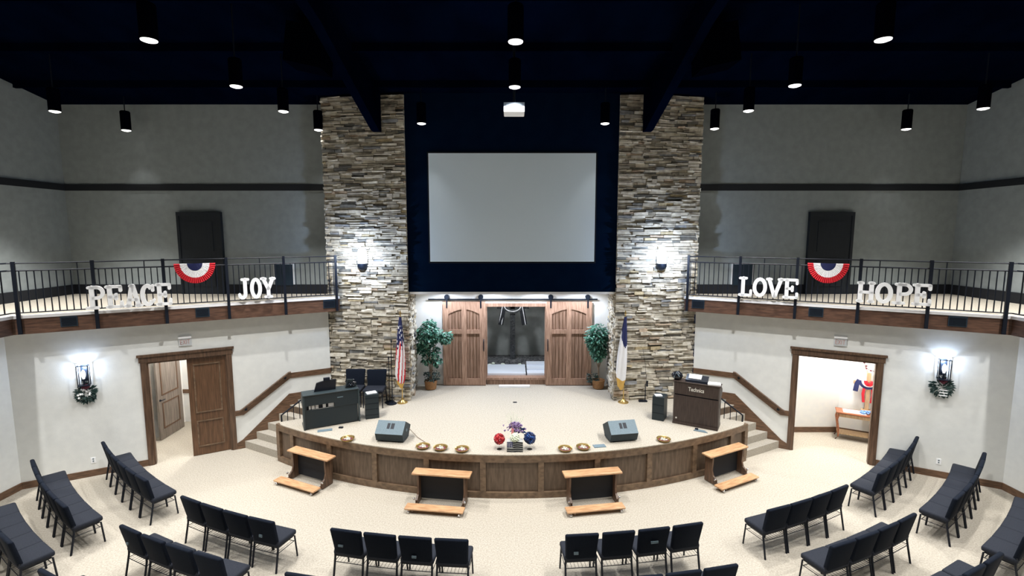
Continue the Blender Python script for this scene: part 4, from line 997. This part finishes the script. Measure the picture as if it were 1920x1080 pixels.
t = thing('organ_pedal_mat', 'dark flat pedal unit on the stage floor before the organ', 'pedal', (4.30, 10.80, SZ), oa)
L(MB().prism([(-.13, -.05), (.18, -.05), (.1, .06), (-.1, .06)], 0, .015), 'plate', M['grille'], t); L(MB().rbox(-.11, -.04, 0, .06, .015, .045, .008, 2), 'pedal', M['black'], t)

# mic stands
def mic_stand(x, y, parts_, lab):
    t = thing('microphone_stand', lab, 'microphone stand', (x, y, SZ))
    L(MB().lathe([(.13, 0), (.13, .02), (.02, .035)], n=18), 'base', M['black'], t, smooth=True)
    for nm_, pts, r_ in parts_: L(MB().tube(pts, r_, 6), nm_, M['black'], t)
mic_stand(-3.19, 12.60, [('pole', [(.02, 0, .02), (.02, 0, 1.45)], .012), ('boom', [(.02, 0, 1.40), (.03, 0, 1.68)], .008), ('microphone', [(.03, 0, 1.66), (.03, 0, 1.73)], .02), ('cross_arm', [(-.14, 0, 1.28), (.2, 0, 1.22)], .005)], 'tall black microphone stand between the chairs and the flag')
mic_stand(-3.27, 12.70, [('pole', [(0, 0, .02), (0, 0, 1.18)], .01), ('microphone', [(0, 0, 1.18), (0, 0, 1.26)], .018)], 'shorter black microphone stand beside the tall one, left of the flag')
t = thing('microphone_stand', 'low black microphone stand with thin boom before the right stone pillar', 'microphone stand', (3.58, 12.78, SZ))
L(MB().box(-.17, .05, -.05, .05, 0, .035), 'base', M['black'], t); L(MB().tube([(0, 0, .03), (0, 0, .5)], .012, 6), 'pole', M['black'], t)
L(MB().tube([(.03, 0, .46), (-.02, 0, 1.0), (-.1, 0, 1.46), (-.16, 0, 1.50)], .004, 5), 'boom', M['black'], t); L(MB().tube([(.04, 0, .42), (.04, 0, .56)], .025, 8), 'microphone', M['black'], t)

# flags
def flag(x, y, kind, lab, lean=0):
    t = thing('flag_on_stand', lab, 'flag', (x, y, SZ))
    L(MB().lathe([(.14, 0), (.14, .015), (.1, .03), (.045, .07), (.03, .12)], n=20), 'stand', M['gold'], t, smooth=True)
    top = 2.38
    L(MB().tube([(0, 0, .1), (0, 0, top)], .014, 8), 'pole', M['gold'], t); L(MB().lathe([(.004, .0), (.03, .03), (.006, .12)], (0, 0, top), 10), 'finial', M['gold'], t)
    N, K = 70, 60; z1, z0 = top - .06, .5 if kind == 'us' else .44; vs = []
    for k in range(K + 1):
        q = k / K; z = z1 + (z0 - z1) * q; rad = .03 + .085 * min(1, q * 1.6) ** .8
        if q > .86: rad *= 1 - .45 * (q - .86) / .14
        cx = -.05 * q - (.0 if kind == 'us' else .06 * q)
        for j in range(N):
            a = 2 * PI * j / N; w = 1 + .22 * math.sin(5 * a + 2 * q) * min(1, q * 4); dz = -.10 * math.cos(a + .8) * q
            vs.append((cx + rad * w * math.cos(a), rad * .62 * w * math.sin(a) - .01, z + dz))
    fs = []; ms = []
    for k in range(K):
        for j in range(N):
            fs.append((k * N + j, k * N + (j + 1) % N, (k + 1) * N + (j + 1) % N, (k + 1) * N + j))
            q = (k + .5) / K
            if kind == 'us':
                lim = .40 + .06 * math.sin(5 * 2 * PI * j / N)
                if q < lim: ms.append(1 if (((j // 3) * 3 + (k // 2) * 5) % 13 < 2 and q > .12) else 0)
                elif q > .93: ms.append(3)
                else: ms.append(2 if int(j / N * 14 + q * 2.2) % 2 else 1)
            else:
                lim = .30 + .12 * math.sin(2 * PI * j / N + 2.4)
                ms.append(0 if q < lim else (3 if q > .86 else 1))
    b = MB(); b.add(vs, fs); b.m = ms
    obj('flag_cloth', b, [M['navycloth'], M['whitecloth'], M['red'], M['goldfringe']], t, world=False, smooth=True)
flag(-2.93, 12.70, 'us', 'furled American flag on a brass stand before the left stone pillar')
flag(2.98, 12.72, 'chr', 'furled white and navy flag on a brass stand before the right stone pillar')

# ficus trees
def ficus(x, y, lab, crown, trunks, ivy):
    t = thing('potted_ficus', lab, 'potted tree', (x, y, SZ))
    L(MB().lathe([(.13, 0), (.16, .02), (.175, .18), (.185, .22), (.185, .26), (.16, .26), (.15, .2)], n=22), 'basket', M['basket'], t, smooth=True)
    for tr in trunks: L(MB().tube(tr, .02, 7, .009), 'trunk', M['bark'], t, smooth=True)
    b = MB()
    for (cx, cy, cz, rx, ry, rz, n) in crown:
        for i in range(int(n * 1.5)):
            v = Vector((random.gauss(0, 1), random.gauss(0, 1), random.gauss(0, 1))).normalized() * random.random() ** .4
            p = (max(-2.68 - x, min(2.68 - x, cx + rx * v.x)), min(cy + ry * v.y, 14.08 - y), cz + rz * v.z)
            b.leafq(p, random.uniform(.07, .12), random.uniform(.02, .034), (v.x + random.uniform(-.6, .6), (v.y + random.uniform(-.6, .6)) * .5, v.z * .5 - .5 + random.uniform(-.4, .4)), (random.uniform(-.4, .4), random.uniform(-1, -.2), 1))
    L(b, 'foliage', M['leaf'], t)
    b = MB()
    for i in range(ivy[3]):
        a = random.uniform(0, 2 * PI); r_ = random.random() ** .5
        b.leafq((ivy[0] + ivy[2] * r_ * math.cos(a), min(ivy[2] * .7 * r_ * math.sin(a) - .03, 14.1 - y), ivy[1] + random.uniform(-.12, .14)), .07, .02, (math.cos(a), math.sin(a) * .4, random.uniform(-.8, .5)), (0, -.5, 1))
    L(b, 'ivy', M['leafdark'], t)
ficus(-2.36, 13.86, 'leafy ficus tree in a wicker basket left of the barn doors',
      [(-.05, 0, 1.62, .30, .20, .34, 460), (-.22, 0, 1.3, .16, .14, .30, 170), (.42, -.02, 1.55, .22, .15, .18, 200), (.1, 0, 1.1, .16, .14, .18, 90), (.18, 0, .82, .14, .12, .12, 60), (-.12, 0, .86, .1, .1, .14, 50), (0, 0, 1.93, .14, .12, .14, 70)],
      [[(0, 0, .2), (.01, 0, .6), (-.03, 0, 1.2), (-.05, 0, 1.7)], [(.02, 0, .2), (.05, 0, .7), (.09, 0, 1.2), (.35, 0, 1.55)], [(-.02, 0, .2), (-.02, 0, .6), (-.15, 0, 1.3)]], (.04, .38, .2, 150))
ficus(2.52, 13.92, 'round-topped ficus tree in a dark basket right of the barn doors',
      [(-.05, 0, 1.50, .33, .18, .40, 620), (-.02, 0, 1.12, .24, .14, .22, 200), (0, 0, .92, .12, .1, .12, 50)],
      [[(0, 0, .2), (.0, 0, .55), (-.09, 0, .9), (-.05, 0, 1.5)], [(.01, 0, .2), (0, 0, .6), (.07, 0, .85), (.03, 0, 1.1)], [(-.01, 0, .2), (-.01, 0, .5), (.0, 0, 1.2)]], (-.18, .30, .14, 110))
o = obj('floor_box', MB().box(.03, .13, 12.68, 12.76, SZ, SZ + .004), M['blacksteel']); tag(o, 'small dark floor box in the middle of the stage carpet', 'floor box')
